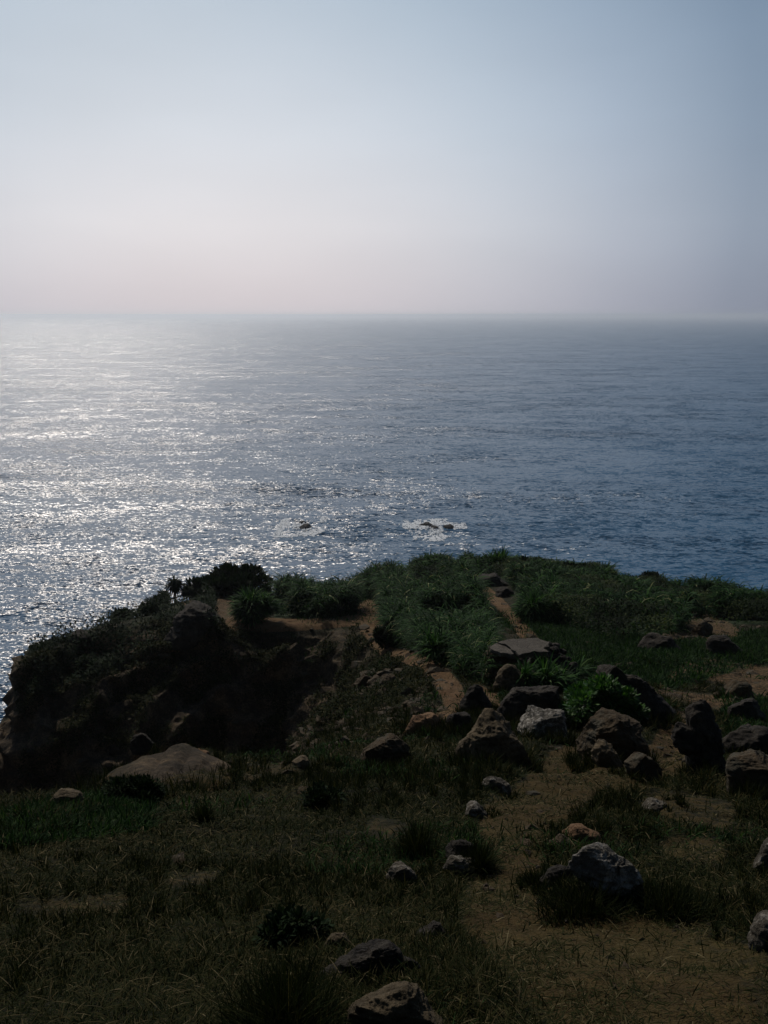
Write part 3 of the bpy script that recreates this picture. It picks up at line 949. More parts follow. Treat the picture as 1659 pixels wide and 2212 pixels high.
rock('boulder', [(1072, 1490), (1078, 1448), (1092, 1438), (1115, 1440), (1132, 1460), (1125, 1495), (1095, 1505)], M_ROCK_TAN, 'tan boulder leaning against the front of the ruined shelter', 811, 0.8, False, cat='boulder')

# ------------------------------------------------------------------ leaves and blades
def blades(base, direc, length, width, droop, tint, segs=3, lift=None, wseg=None):
    """curved tapering leaves. base (n,3); direc (n,3) unit initial direction; returns verts, quads, tint"""
    n = len(base)
    side = np.cross(direc, np.array([0, 0, 1.0]))
    ln = np.linalg.norm(side, axis=1, keepdims=True)
    rnd = rng.normal(size=(n, 3))
    rnd[:, 2] *= 0.3
    side = np.where(ln > 0.15, side / np.maximum(ln, 1e-6), rnd / np.linalg.norm(rnd, axis=1, keepdims=True))
    side = side + rng.normal(size=(n, 3)) * 0.25
    side /= np.linalg.norm(side, axis=1, keepdims=True)
    pts = []
    p = base.copy()
    d = direc.copy()
    wp = wseg or [0.7, 1.0, 0.75, 0.06]
    for s in range(segs + 1):
        w = (width * wp[s])[:, None]
        pts.append(p - side * w / 2)
        pts.append(p + side * w / 2)
        p = p + d * (length / segs)[:, None]
        d = d + np.array([0, 0, -1.0]) * droop[:, None]
        d /= np.linalg.norm(d, axis=1, keepdims=True)
    V = np.stack(pts, 1).reshape(-1, 3)
    b0 = np.arange(n)[:, None] * (2 * segs + 2)
    q = []
    for s in range(segs):
        q.append(np.concatenate([b0 + 2 * s, b0 + 2 * s + 1, b0 + 2 * s + 3, b0 + 2 * s + 2], 1))
    Q = np.stack(q, 1).reshape(-1, 4)
    return V, Q, np.repeat(tint, 2 * segs + 2)


def cloud_obj(name, packs, mat, parent=None):
    off = 0
    VV, QQ, TT = [], [], []
    for V, Q, T in packs:
        VV.append(V)
        QQ.append(Q + off)
        TT.append(T)
        off += len(V)
    o = mesh_np(name, np.concatenate(VV), np.concatenate(QQ), mat, 4, True, {'tint': np.concatenate(TT)})
    if parent is not None:
        child(o, parent)
    return o


qc = TP[quads].mean(axis=1)
e1 = TP[quads[:, 1]] - TP[quads[:, 0]]
e2 = TP[quads[:, 3]] - TP[quads[:, 0]]
qarea = np.linalg.norm(np.cross(e1, e2), axis=1)
qn = TN[quads[:, 0]]
qpx, qpy, qdep = tpx[quads].mean(axis=1), tpy[quads].mean(axis=1), tdep[quads].mean(axis=1)
qsoil = soil_m[quads].mean(axis=1)
qpath = path_m[quads].mean(axis=1)
qgreen = green[quads].mean(axis=1)
qrock = rockm[quads].mean(axis=1)
qk = kk[quads[:, 0]]
qd = np.linalg.norm(qc - np.array([0, 0, EYE]), axis=1)
qseen = (qpx > -260) & (qpx < 1920) & (qdep > 0.6) & (qpy < 2700) & (qk < 15.6)
hid = (qpx < 640) & (qk > 7.1) & (qk < 8.9)


def scatter(w, n):
    w = w / w.sum()
    i = rng.choice(len(w), size=n, p=w)
    a, b = rng.random(n), rng.random(n)
    q = quads[i]
    P = (TP[q[:, 0]] * ((1 - a) * (1 - b))[:, None] + TP[q[:, 1]] * (a * (1 - b))[:, None] + TP[q[:, 2]] * (a * b)[:, None] + TP[q[:, 3]] * ((1 - a) * b)[:, None])
    return P, i


def updir(n, spread):
    d = np.stack([rng.normal(size=n) * spread, rng.normal(size=n) * spread, np.ones(n)], 1)
    return d / np.linalg.norm(d, axis=1, keepdims=True)


# dry grass on the near slope
clump = smooth(-0.35, 0.45, fbm(qc, 0.55, 4, 61)) * 0.85 + 0.15
big = smooth(-0.4, 0.4, fbm(qc, 2.6, 3, 63))
w = qarea / np.maximum(qd, 1.5) ** 1.75 * qseen * ~hid * (qk < 12.8) * clump * (1 - 0.98 * smooth(0.15, 0.45, qsoil)) * (1 - 0.8 * qrock) * (qd < 45)
n = 330000
P, i = scatter(w, n)
D = qd[i]
L = (0.035 + 0.085 * rng.random(n) ** 1.8) * np.clip(0.55 + D / 14, 0.6, 2.2) * (0.6 + 0.7 * big[i])
Wd = (0.0022 + 0.0028 * rng.random(n)) * np.clip(D / 3.4, 0.7, 6)
tint = np.clip(rng.beta(1.6, 3.2, n) * 1.15 + 0.18 * (big[i] - 0.5), 0, 1)
g1 = blades(P - [0, 0, 0.01], updir(n, 0.95), L, Wd, 0.12 + 0.45 * rng.random(n), tint)
# fallen straw
n = 26000
P, i = scatter(qarea / np.maximum(qd, 1.5) ** 1.9 * qseen * ~hid * (qk < 11) * (1 - 0.7 * qrock) * (1 - 0.93 * smooth(0.1, 0.5, qsoil)), n)
g2 = blades(P + [0, 0, 0.02], updir(n, 3.5), 0.03 + 0.08 * rng.random(n), (0.002 + 0.002 * rng.random(n)) * np.clip(qd[i] / 4, 0.8, 3), 0.12 + 0.1 * rng.random(n), 0.55 + 0.45 * rng.random(n) ** 2)
o = cloud_obj('dry_grass', [g1, g2], M_GRASS)
tag(o, 'short dry brown grass and fallen straw covering the near slope', 'grass', kind='stuff')

# matted thatch under the standing grass
n = 230000
P, i = scatter(qarea / np.maximum(qd, 1.5) ** 1.9 * qseen * ~hid * (qk < 11.5) * (1 - 0.97 * smooth(0.15, 0.45, qsoil)) * (1 - 0.8 * qrock) * (qd < 30), n)
D = qd[i]
g4 = blades(P + [0, 0, 0.004], updir(n, 2.2), (0.02 + 0.05 * rng.random(n)) * np.clip(0.6 + D / 14, 0.7, 2.0), (0.0022 + 0.002 * rng.random(n)) * np.clip(D / 3.2, 0.8, 5), 0.1 + 0.25 * rng.random(n), np.clip(rng.beta(1.8, 2.6, n) + 0.15 * (fbm(P, 1.2, 2, 95)), 0, 0.9))
o = cloud_obj('matted_grass', [g4], M_GRASS)
tag(o, 'matted dead grass thatch lying flat on the near slope', 'grass', kind='stuff')

# short litter on the bare dirt
n = 24000
P, i = scatter(qarea / np.maximum(qd, 1.5) ** 1.9 * qseen * ~hid * (qk < 11) * smooth(0.25, 0.6, qsoil) * (0.2 + smooth(-0.2, 0.4, fbm(qc, 0.5, 3, 65))), n)
g3 = blades(P + [0, 0, 0.006], updir(n, 4.5), 0.015 + 0.05 * rng.random(n) ** 2, (0.003 + 0.003 * rng.random(n)) * np.clip(qd[i] / 4, 0.8, 3), 0.1 + 0.1 * rng.random(n), np.clip(rng.beta(2, 1.6, n), 0, 1))
o = cloud_obj('plant_litter', [g3], M_GRASS)
tag(o, 'fine dry plant litter strewn over the bare dirt', 'litter', kind='stuff')

# tall tufts
def tuft_set(cents, per, hgt, spread, wid, tlo, thi, droop=0.12):
    n = len(cents) * per
    c = np.repeat(cents, per, 0)
    h = np.repeat(hgt, per)
    ww = np.repeat(wid, per)
    off = rng.normal(size=(n, 3)) * [1, 1, 0] * (h * 0.10)[:, None]
    return blades(c + off - [0, 0, 0.02], updir(n, spread), h * (0.5 + 0.6 * rng.random(n)), ww * (0.7 + 0.6 * rng.random(n)), droop * (0.4 + 1.4 * rng.random(n)), tlo + (thi - tlo) * rng.random(n) ** 1.5)


n = 3200
P, i = scatter(qarea / np.maximum(qd, 2) ** 1.7 * qseen * ~hid * (qk < 12.5) * smooth(0.0, 0.5, fbm(qc, 1.3, 3, 71)) * (1 - smooth(0.2, 0.5, qsoil)) * (1 - 0.6 * qrock) * (qd < 40), n)
D = qd[i]
pk = tuft_set(P, 34, (0.09 + 0.12 * rng.random(n)) * np.clip(D / 9, 0.6, 1.7), 0.5, 0.0028 * np.clip(D / 3.5, 0.8, 4), 0.0, 0.75)
o = cloud_obj('grass_tufts', [pk], M_GRASS)
tag(o, 'taller dark tufts of grass scattered over the near slope', 'grass', kind='stuff')

# grass and crumbs growing against the feet of the rocks
pts, hs = [], []
for V_, c_, wid in SKIRT:
    dist_ = float(np.linalg.norm(c_ - np.array([0, 0, EYE])))
    if dist_ > 30:
        continue
    A_ = V_[::7] + c_
    x0, x1, y0, y1 = A_[:, 0].min() - 0.1, A_[:, 0].max() + 0.1, A_[:, 1].min() - 0.25 * wid - 0.05, A_[:, 1].max() + 0.1
    near_ = np.where((TP[:, 0] > x0) & (TP[:, 0] < x1) & (TP[:, 1] > y0) & (TP[:, 1] < y1) & (kk < 12))[0]
    if len(near_) < 10:
        continue
    cx_, cy_ = c_[0], c_[1]
    e_ = np.hypot((TP[near_, 0] - cx_) / (0.5 * (x1 - x0)), (TP[near_, 1] - cy_) / (0.5 * (y1 - y0)))
    ring = near_[(e_ > 0.80) & (e_ < 1.12)]
    if len(ring) < 5:
        continue
    m_ = 60
    pick = rng.choice(ring, m_)
    pick = pick[fbm(TP[pick], 0.5 * wid + 0.05, 2, 515) > -0.15]
    pts.append(TP[pick] + rng.normal(size=(len(pick), 3)) * [0.03, 0.03, 0])
    hs.append(np.full(len(pick), np.clip(wid * 0.28, 0.06, 0.30)))
P = np.concatenate(pts)
hh = np.concatenate(hs)
D = np.linalg.norm(P - [0, 0, EYE], axis=1)
o = cloud_obj('grass_fringe', [tuft_set(P, 22, hh, 0.5, 0.0030 * np.clip(D / 3.5, 0.8, 4), 0.0, 0.8)], M_GRASS)
tag(o, 'dry grass growing tight against the feet of the boulders', 'grass', kind='stuff')

# green grass and low cover
gm = inpoly(COVER[0], qpx, qpy) | inpoly(COVER[1], qpx, qpy) | inpoly(COVER[2], qpx, qpy) | inpoly(COVER[3], qpx, qpy)
gsmall = smooth(0.25, 0.7, fbm(qc, 1.6, 3, 83))
w = qarea / np.maximum(qd, 2) ** 1.7 * qseen * ~hid * (gm * 1.0 + 0.22 * gsmall * (qk < 13)) * (1 - 0.9 * smooth(0.3, 0.6, qsoil)) * (1 - 0.6 * qrock)
n = 150000
P, i = scatter(w, n)
D = qd[i]
g1 = blades(P - [0, 0, 0.01], updir(n, 0.8), (0.06 + 0.10 * rng.random(n)) * np.clip(0.5 + D / 16, 0.7, 3.0), (0.003 + 0.003 * rng.random(n)) * np.clip(D / 3.2, 0.8, 9), 0.15 + 0.3 * rng.random(n), rng.random(n) ** 1.3)
o = cloud_obj('green_grass', [g1], M_GREEN)
tag(o, 'low green grass and creepers on the saddle and brink', 'grass', kind='stuff')


def reed_leaves(P, H, nl, wscale, tscale=1.0):
    """stalks with leaves arching out at every height"""
    n = len(P) * nl
    c = np.repeat(P, nl, 0)
    h = np.repeat(H, nl)
    hh = rng.random(n) ** 0.6
    az = rng.random(n) * 2 * np.pi
    up = 0.35 + 1.1 * rng.random(n)
    d = np.stack([np.cos(az), np.sin(az), up], 1)
    d /= np.linalg.norm(d, axis=1, keepdims=True)
    b0 = c + np.stack([rng.normal(size=n) * 0.05, rng.normal(size=n) * 0.05, h * hh * 0.75], 1)
    tint = np.clip(rng.beta(1.3, 2.2, n) * 0.9 * tscale + 0.12 * (hh - 0.5), 0, 0.93)
    tint = np.where(rng.random(n) < 0.02, 1.0, tint)
    return blades(b0, d, h * (0.30 + 0.35 * rng.random(n)), np.repeat(wscale, nl) * (0.7 + 0.6 * rng.random(n)), 0.30 + 0.5 * rng.random(n), tint)


clear_ = stroke([(1135, 1395, 30), (1095, 1350, 34), (1062, 1312, 30), (1040, 1288, 26), (1022, 1262, 18)])[quads].mean(axis=1)
rm = [inpoly(q, qpx, qpy) & (clear_ < 0.4) for q in REEDS]


def mound(P_, lam, sd_):
    Q_ = P_ * np.array([1, 1, 0.0])
    return smooth(-0.42, 0.42, fbm(Q_, lam, 3, sd_) + 0.25 * fbm(Q_, lam * 0.35, 2, sd_ + 3))


labs = ['dense arching green reeds filling the middle of the headland', 'thicket of reeds on the right shoulder of the headland', 'low reeds along the far skyline edge']
for r_, (msk, cnt, base_h) in enumerate(zip(rm, (6500, 5200, 1300), (1.35, 1.25, 1.0))):
    mq = mound(qc, 4.0, 207)
    w = qarea * qseen * msk * (0.03 + mq ** 1.6) * (1 - smooth(0.2, 0.5, qpath)) * (qk > 8) / np.maximum(qd, 10) ** 0.6
    if r_ == 1:
        w = w * (0.12 + smooth(-0.15, 0.2, fbm(qc, 6.0, 2, 401)))
    P, i = scatter(w, cnt)
    H = base_h * (0.15 + 1.35 * mound(P, 4.0, 207) ** 1.4) * (0.75 + 0.4 * rng.random(cnt)) * np.clip(qd[i] / 45, 0.55, 1.2)
    pk = reed_leaves(P, H, 12, 0.0012 * qd[i])
    o = cloud_obj('reeds', [pk], M_REED)
    tag(o, labs[r_], 'reeds', kind='stuff')
# leafy scrub mixed into the reeds
w = qarea * qseen * (rm[1] + 0.7 * rm[2] + 0.25 * rm[0] > 0) * (0.02 + mound(qc, 3.2, 431) ** 2) * (rm[1] * smooth(0.15, -0.2, fbm(qc, 6.0, 2, 401)) if False else 1.0) * np.where(rm[0], 0.25, 1.0) * (1 - smooth(0.2, 0.5, qpath)) * (qk > 8)
n = 90000
P, i = scatter(w, n)
hh = (0.12 + 1.45 * mound(P, 3.2, 431) ** 1.6) * rng.random(n) ** 0.45 * np.clip(qd[i] / 50, 0.5, 1.1)
d_ = rng.normal(size=(n, 3)) * [1, 1, 0.6] + [0, 0, 0.35]
d_ /= np.linalg.norm(d_, axis=1, keepdims=True)
s_ = 0.17 * (0.6 + 0.8 * rng.random(n))
pk = blades(P + np.stack([0 * hh, 0 * hh, hh], 1), d_, s_, s_ * 0.45, np.full(n, 0.15), np.clip(0.15 + 0.55 * rng.random(n) + 0.5 * fbm(P, 2.0, 2, 441), 0, 1), 2, wseg=[0.35, 1.0, 0.1])
M_OLIVE = leaf_material('olive_scrub_leaves', [(0.0, (0.006, 0.012, 0.004)), (0.5, (0.022, 0.040, 0.012)), (1.0, (0.075, 0.10, 0.030))], 0.75, 0.08, 0.25)
o = cloud_obj('scrub', [pk], M_OLIVE)
tag(o, 'olive leafy scrub growing in mounds among the reeds', 'scrub', kind='stuff')

# dark scrub of small leaves on the left ridge
def leaf_cloud(c, n, size, tlo=0, thi=1, hor=0.6):
    d = rng.normal(size=(n, 3)) * [1, 1, hor] + [0, 0, 0.35]
    d /= np.linalg.norm(d, axis=1, keepdims=True)
    s = size * (0.6 + 0.8 * rng.random(n))
    return blades(c, d, s, s * 0.42, 0.15 * np.ones(n), tlo + (thi - tlo) * rng.random(n), 2, wseg=[0.35, 1.0, 0.1])


w = qarea * qseen * ((qk > 11.6) & (qk < 15.4) & (qpx < 470) & (qpx > 62) & ~((qpx > 335) & (qpx < 420) & (qpy < 1312))) * (0.15 + smooth(-0.1, 0.4, fbm(qc, 2.5, 3, 221))) * (1 - smooth(0.3, 0.6, qsoil))
n = 80000
P, i = scatter(w, n)
hh = rng.random(n) ** 0.8 * (0.15 + 1.3 * smooth(-0.3, 0.6, fbm(P, 2.2, 3, 225)))
pk = leaf_cloud(P + np.stack([0 * hh, 0 * hh, hh], 1), n, 0.22)
o = cloud_obj('coastal_scrub', [pk], M_SCRUB)
tag(o, 'dark wind-cut scrub matting the left ridge above the gully', 'scrub', kind='stuff')
w = qarea * qseen * ~hid * ((qk > np.where(qpx < 430, 9.5, 8.8)) & (qk < 13) & (qpx > 40) & (qpx < 1000)) * smooth(-0.25, 0.35, fbm(qc, 1.7, 3, 231)) * (1 - smooth(0.2, 0.5, qsoil)) / np.maximum(qd, 8)
n = 90000
P, i = scatter(w, n)
pk = leaf_cloud(P + np.stack([0 * P[:, 0], 0 * P[:, 0], rng.random(n) * 0.3 * np.clip(qd[i] / 30, 0.3, 1.2)], 1), n, 0.0035 * qd[i], 0.0, 0.72)
o = cloud_obj('withered_scrub', [pk], M_GRASS)
tag(o, 'withered brown scrub clinging to the gully side below the ridge path', 'scrub', kind='stuff')

# loose stones
w = qarea / np.maximum(qd, 2) ** 1.3 * qseen * ~hid * (0.25 * smooth(0.2, 0.6, qsoil) + 2.2 * inpoly([(600, 1630), (700, 1540), (800, 1450), (960, 1440), (960, 1600), (800, 1640)], qpx, qpy) + 0.12) * (qk < 13)
n = 2200
P, i = scatter(w, n)
V0, F0 = ICO2[0], ICO2[1]
bm = bmesh.new()
bmesh.ops.create_icosphere(bm, subdivisions=1, radius=1.0)
V1 = np.array([v.co[:] for v in bm.verts])
F1 = np.array([[v.index for v in f.verts] for f in bm.faces])
bm.free()
s = (0.0022 + 0.0065 * rng.random(n) ** 3.5) * qd[i]
jit = 1 + 0.35 * rng.normal(size=(n, len(V1), 1))
scl = np.stack([0.8 + 0.5 * rng.random(n), 0.8 + 0.5 * rng.random(n), 0.45 + 0.4 * rng.random(n)], 1)
VV = V1[None] * jit * scl[:, None, :] * s[:, None, None] + P[:, None, :]
FF = F1[None] + (np.arange(n) * len(V1))[:, None, None]
o = mesh_np('loose_stones', VV.reshape(-1, 3), FF.reshape(-1, 3), M_ROCK_EARTH, 3, False)
tag(o, 'loose brown stones and pebbles strewn over scree and dirt', 'stones', kind='stuff')

# ------------------------------------------------------------------ single shrubs, clumps and the screw pine
def tube(bm, pts, rads, n=7):
    rings = []
    for i, (p, r) in enumerate(zip(pts, rads)):
        p = Vector(p)
        a = Vector(pts[min(i + 1, len(pts) - 1)]) - Vector(pts[max(i - 1, 0)])
        a.normalize()
        u = a.orthogonal().normalized()
        v_ = a.cross(u)
        rings.append([bm.verts.new(p + (u * math.cos(t_) + v_ * math.sin(t_)) * r) for t_ in [2 * math.pi * k / n for k in range(n)]])
    for a, b in zip(rings[:-1], rings[1:]):
        for k in range(n):
            bm.faces.new((a[k], a[(k + 1) % n], b[(k + 1) % n], b[k]))
    bm.faces.new(rings[0][::-1])
    bm.faces.new(rings[-1])


def shrub(px, pybase, wpx, hpx, label, mat, nleaf, lsize, kind='leaf', group=None, cat='shrub', name='shrub', depth=0.8, lobes=7):
    g = hit(px, pybase)
    k = np.linalg.norm(g - [0, 0, EYE]) / F
    rx, rz, ry = wpx * k / 2, hpx * k, wpx * k / 2 * depth
    root = empty(name, tuple(g.tolist()))
    tag(root, label, cat, group)
    # lobes
    lc = []
    for i in range(lobes):
        a = random.uniform(0, 6.28)
        q = random.uniform(0.1, 0.72)
        lc.append((math.cos(a) * q * rx, math.sin(a) * q * ry, rz * random.uniform(0.28, 0.72) * (1 - 0.35 * q * q), random.uniform(0.28, 0.5) * (0.62 if lobes > 11 else 1.0)))
    lc = np.array(lc)
    w_ = rng.integers(0, lobes, nleaf)
    dirs = rng.normal(size=(nleaf, 3))
    dirs /= np.linalg.norm(dirs, axis=1, keepdims=True)
    rad = rng.random(nleaf) ** 0.35
    pos = lc[w_, :3] + dirs * rad[:, None] * lc[w_, 3:4] * np.array([rx, ry, rz * 0.8])
    pos[:, 2] = np.maximum(pos[:, 2], 0.03 * rz)
    pos += g
    if kind == 'leaf':
        s = lsize * k * (0.6 + 0.8 * rng.random(nleaf))
        d = dirs + [0, 0, 0.4] + rng.normal(size=(nleaf, 3)) * 0.4
        d /= np.linalg.norm(d, axis=1, keepdims=True)
        pk = blades(pos, d, s, s * 0.5, np.full(nleaf, 0.12), rng.random(nleaf), 2, wseg=[0.35, 1.0, 0.12])
    else:
        s = lsize * k * (0.6 + 0.8 * rng.random(nleaf))
        d = dirs * [1, 1, 0.5] + [0, 0, 0.7]
        d /= np.linalg.norm(d, axis=1, keepdims=True)
        if mat is M_GRASS:
            rr_ = rng.random(nleaf) ** 0.7
            aa_ = rng.random(nleaf) * 6.283
            ox, oy = np.cos(aa_) * rr_, np.sin(aa_) * rr_
            pos = g + np.stack([ox * rx, oy * ry, np.full(nleaf, -0.02)], 1)
            pos[:, 2] += (lambda q: q - q.mean())(0.10 * rz * vnoise(pos * 3.0, 5))
            d = np.stack([ox * 0.5, oy * 0.5, np.ones(nleaf)], 1) + rng.normal(size=(nleaf, 3)) * 0.5
            d /= np.linalg.norm(d, axis=1, keepdims=True)
            s = rz * (1.15 - 0.6 * rr_) * (0.5 + 0.7 * rng.random(nleaf))
            pk = blades(pos, d, s, np.full(nleaf, 1.5 * k) * (0.6 + 0.8 * rng.random(nleaf)), 0.05 + 0.3 * rng.random(nleaf), np.clip(rng.beta(1.3, 3.2, nleaf), 0, 1), 3)
        else:
            pk = blades(pos, d, s, s * 0.075, 0.3 + 0.4 * rng.random(nleaf), rng.random(nleaf) * 0.9, 3)
    cloud_obj('foliage', [pk], mat, root)
    bm = bmesh.new()
    if mat is M_GRASS:
        lc = lc * [1, 1, 0.15, 1]
    for c in lc:
        b0 = Vector(g.tolist()) + Vector((random.uniform(-.1, .1) * rx, 0, -0.1))
        e = Vector((g + c[:3]).tolist())
        mdl = (b0 + e) / 2 + Vector((random.uniform(-.1, .1), random.uniform(-.1, .1), 0)) * rx
        tube(bm, [b0, mdl, e], [0.03 * rx + 0.01, 0.02 * rx + 0.008, 0.008], 5)
    bm_obj('stem', bm, M_BARK, root)
    return root


shrub(1292, 1568, 205, 112, 'bright green glossy-leaved shrub sprawling over the boulders', M_BRIGHT, 9000, 9, depth=0.7, lobes=24)
shrub(515, 1282, 150, 58, 'big dark bush on the left skyline of the ridge', M_SCRUB, 7000, 9, depth=0.9, lobes=10)
shrub(445, 1284, 95, 34, 'low dark bush between the screw pine and the big skyline bush', M_SCRUB, 3500, 8, lobes=7)
shrub(575, 1325, 50, 56, 'dark dense bush hugging the right foot of the big skyline bush', M_SCRUB, 3000, 8)
shrub(542, 1340, 92, 60, 'round spiky green clump at the bend of the ridge path', M_REED, 2600, 30, kind='blade', cat='shrub')
shrub(1402, 1272, 60, 36, 'nearly black bush sticking up on the right skyline', M_SCRUB, 2600, 7)
shrub(1345, 1274, 30, 22, 'small dark bush just left of the black skyline bush', M_SCRUB, 1000, 7)
shrub(1065, 1242, 90, 36, 'broad green bush on the skyline above the far path', M_REED, 2200, 26, kind='blade')
shrub(965, 1242, 60, 32, 'dark bush on the skyline left of the far path', M_SCRUB, 2400, 7)
shrub(1150, 1248, 76, 40, 'dark bush on the skyline right of the far path', M_SCRUB, 2200, 7)
shrub(1235, 1256, 84, 40, 'wide dark bush on the skyline, between the far path and the black bush', M_SCRUB, 2400, 7)
shrub(1160, 1338, 100, 52, 'rounded dark green bush standing alone right of the far path', M_REED, 2600, 26, kind='blade')
shrub(1520, 1312, 50, 44, 'upright dark bush poking above the reeds on the right shoulder', M_SCRUB, 1800, 8)
shrub(1290, 1312, 90, 44, 'broad dark leafy bush in the middle of the right-hand reed thicket', M_OLIVE, 3600, 8, lobes=9)
shrub(1435, 1345, 80, 44, 'low wide leafy bush at the lower edge of the right-hand thicket', M_OLIVE, 3200, 8, lobes=9)
shrub(1380, 1312, 66, 40, 'dark leafy bush directly below the black skyline bush', M_SCRUB, 2600, 8, lobes=8)
shrub(905, 1322, 84, 46, 'dark leafy bush in the middle of the central reeds', M_SCRUB, 3200, 8, lobes=8)
shrub(985, 1385, 60, 46, 'shaded leafy bush at the lower right of the central reeds', M_OLIVE, 2400, 8, lobes=7)
shrub(735, 1318, 60, 32, 'small leafy bush behind the ridge path junction', M_OLIVE, 1800, 8, lobes=6)
shrub(1215, 1292, 60, 34, 'leafy bush between the rounded lone bush and the skyline', M_OLIVE, 2000, 8, lobes=7)
shrub(1600, 1322, 60, 36, 'dark bush in the reeds near the right border', M_SCRUB, 2000, 8)
shrub(1178, 1490, 90, 34, 'fountain of arching pale-green blades in front of the ruined shelter', M_REED, 900, 44, kind='blade', cat='grass clump', name='grass_clump', lobes=5)
shrub(1125, 1495, 40, 44, 'small arching grass clump left of the fountain-like one', M_REED, 260, 40, kind='blade', cat='grass clump', name='grass_clump', lobes=3)
shrub(945, 1440, 70, 70, 'tall reed clump overhanging the upper bend of the orange path', M_REED, 800, 34, kind='blade', cat='grass clump', name='grass_clump')
shrub(1240, 1470, 70, 40, 'pale-tipped grass clump behind the bright green shrub', M_REED, 500, 30, kind='blade', cat='grass clump', name='grass_clump')
shrub(320, 1322, 60, 24, 'low scrubby bush on the left skyline below the screw pine', M_SCRUB, 2000, 7)
shrub(265, 1345, 60, 26, 'low bush on the left skyline between scrub and square boulder', M_SCRUB, 2000, 7)
shrub(840, 1400, 60, 55, 'dark shadowy bush at the upper bend of the path', M_SCRUB, 3000, 8)
shrub(300, 1735, 130, 60, 'dark green bush growing under the broad rock ledge', M_SCRUB, 4200, 7)
shrub(440, 1775, 40, 40, 'small upright dark tuft below the right end of the ledge', M_GRASS, 700, 20, kind='blade', cat='grass clump', name='grass_clump')
shrub(700, 1745, 90, 50, 'green leafy weed patch in the dry grass below the brink', M_SCRUB, 1600, 8, cat='weed', name='weed')
shrub(630, 2035, 130, 60, 'dark green weed in the dry grass near the bottom', M_SCRUB, 1200, 13, cat='weed', name='weed')
shrub(1160, 1915, 60, 45, 'dry grass clump at the left of the lichen-covered rock', M_GRASS, 700, 34, kind='blade', cat='grass clump', name='grass_clump')
shrub(1455, 1985, 150, 75, 'dark bristly grass clump right of the lichen-covered rock', M_GRASS, 1500, 38, kind='blade', cat='grass clump', name='grass_clump')
shrub(1262, 1975, 170, 62, 'broad black-green grass clump below the lichen-covered rock', M_GRASS, 1900, 38, kind='blade', cat='grass clump', name='grass_clump')
shrub(900, 1850, 80, 75, 'dry grass clump left of the dark pointed rock', M_GRASS, 900, 34, kind='blade', cat='grass clump', name='grass_clump')
shrub(1035, 1875, 50, 70, 'dry grass clump right of the dark pointed rock', M_GRASS, 700, 32, kind='blade', cat='grass clump', name='grass_clump')
shrub(620, 2230, 230, 130, 'large black-green grass clump at the bottom edge left of the tan rock', M_GRASS, 2400, 55, kind='blade', cat='grass clump', name='grass_clump')


def screw_pine(px, pybase, hpx):
    g = hit(px, pybase)
    k = np.linalg.norm(g - [0, 0, EYE]) / F
    H = hpx * k
    root = empty('screw_pine', tuple(g.tolist()))
    tag(root, 'little screw pine with spiky leaf heads silhouetted against the glittering sea', 'tree')
    bm = bmesh.new()
    G0 = Vector(g.tolist())
    top = G0 + Vector((0.02 * H, 0, H * 0.62))
    tube(bm, [G0 - Vector((0, 0, 0.3)), G0 + Vector((0.03, 0, H * 0.3)), top], [0.10, 0.085, 0.07], 8)
    for dx, dy in ((-0.28, 0.05), (0.2, -0.1), (0.24, 0.15)):
        tube(bm, [G0 + Vector((0, 0, H * 0.34)), G0 + Vector((dx * 0.5, dy * 0.5, H * 0.18)), G0 + Vector((dx, dy, -0.2))], [0.03, 0.028, 0.03], 5)
    heads = [(top, 0.38 * H)]
    for dx, dz, s in ((-0.38, 0.22, 0.30), (0.42, 0.38, 0.26), (-0.70, 0.05, 0.22)):
        e = G0 + Vector((dx * H, 0.1, dz * H))
        tube(bm, [G0 + Vector((0, 0, H * 0.16)), G0 + Vector((dx * H * 0.6, 0.05, dz * H * 0.7)), e], [0.05, 0.045, 0.04], 6)
        heads.append((e, s * H))
    bm_obj('trunk', bm, M_BARK, root)
    for c, L_ in heads:
        n = 230
        d = rng.normal(size=(n, 3)) * [1, 1, 0.8] + [0, 0, 0.45]
        d /= np.linalg.norm(d, axis=1, keepdims=True)
        pk = blades(np.array(c)[None] + d * 0.05, d, L_ * (0.8 + 0.4 * rng.random(n)), np.full(n, 0.13), 0.4 + 0.6 * rng.random(n), rng.random(n) * 0.7)
        cloud_obj('leaf_head', [pk], M_SCRUB, root)


screw_pine(378, 1300, 62)
# dead stick and a bent dry stem near the pine
g = hit(331, 1322)
bm = bmesh.new()
G0 = Vector(g.tolist())
tube(bm, [G0 - Vector((0, 0, 0.2)), G0 + Vector((0.02, 0, 0.5)), G0 + Vector((-0.05, 0, 1.1))], [0.04, 0.03, 0.015], 5)
tube(bm, [G0 + Vector((0.01, 0, 0.45)), G0 + Vector((0.2, 0, 0.75)), G0 + Vector((0.45, 0.0, 0.7))], [0.02, 0.015, 0.008], 5)
tag(bm_obj('dead_stem', bm, M_BARK), 'bare dead stem on the skyline left of the screw pine', 'stick')
g = hit(1170, 1712)

# ------------------------------------------------------------------ rocks awash and foam
M_FOAM, t, b, o = new_mat('sea_foam')
b.inputs['Base Color'].default_value = (0.88, 0.95, 1.0, 1)
b.inputs['Roughness'].default_value = 0.9


def sea_pt(px, py):
    r = ray(px, py)
    return r * (-EYE / r[2]) + np.array([0, 0, EYE])


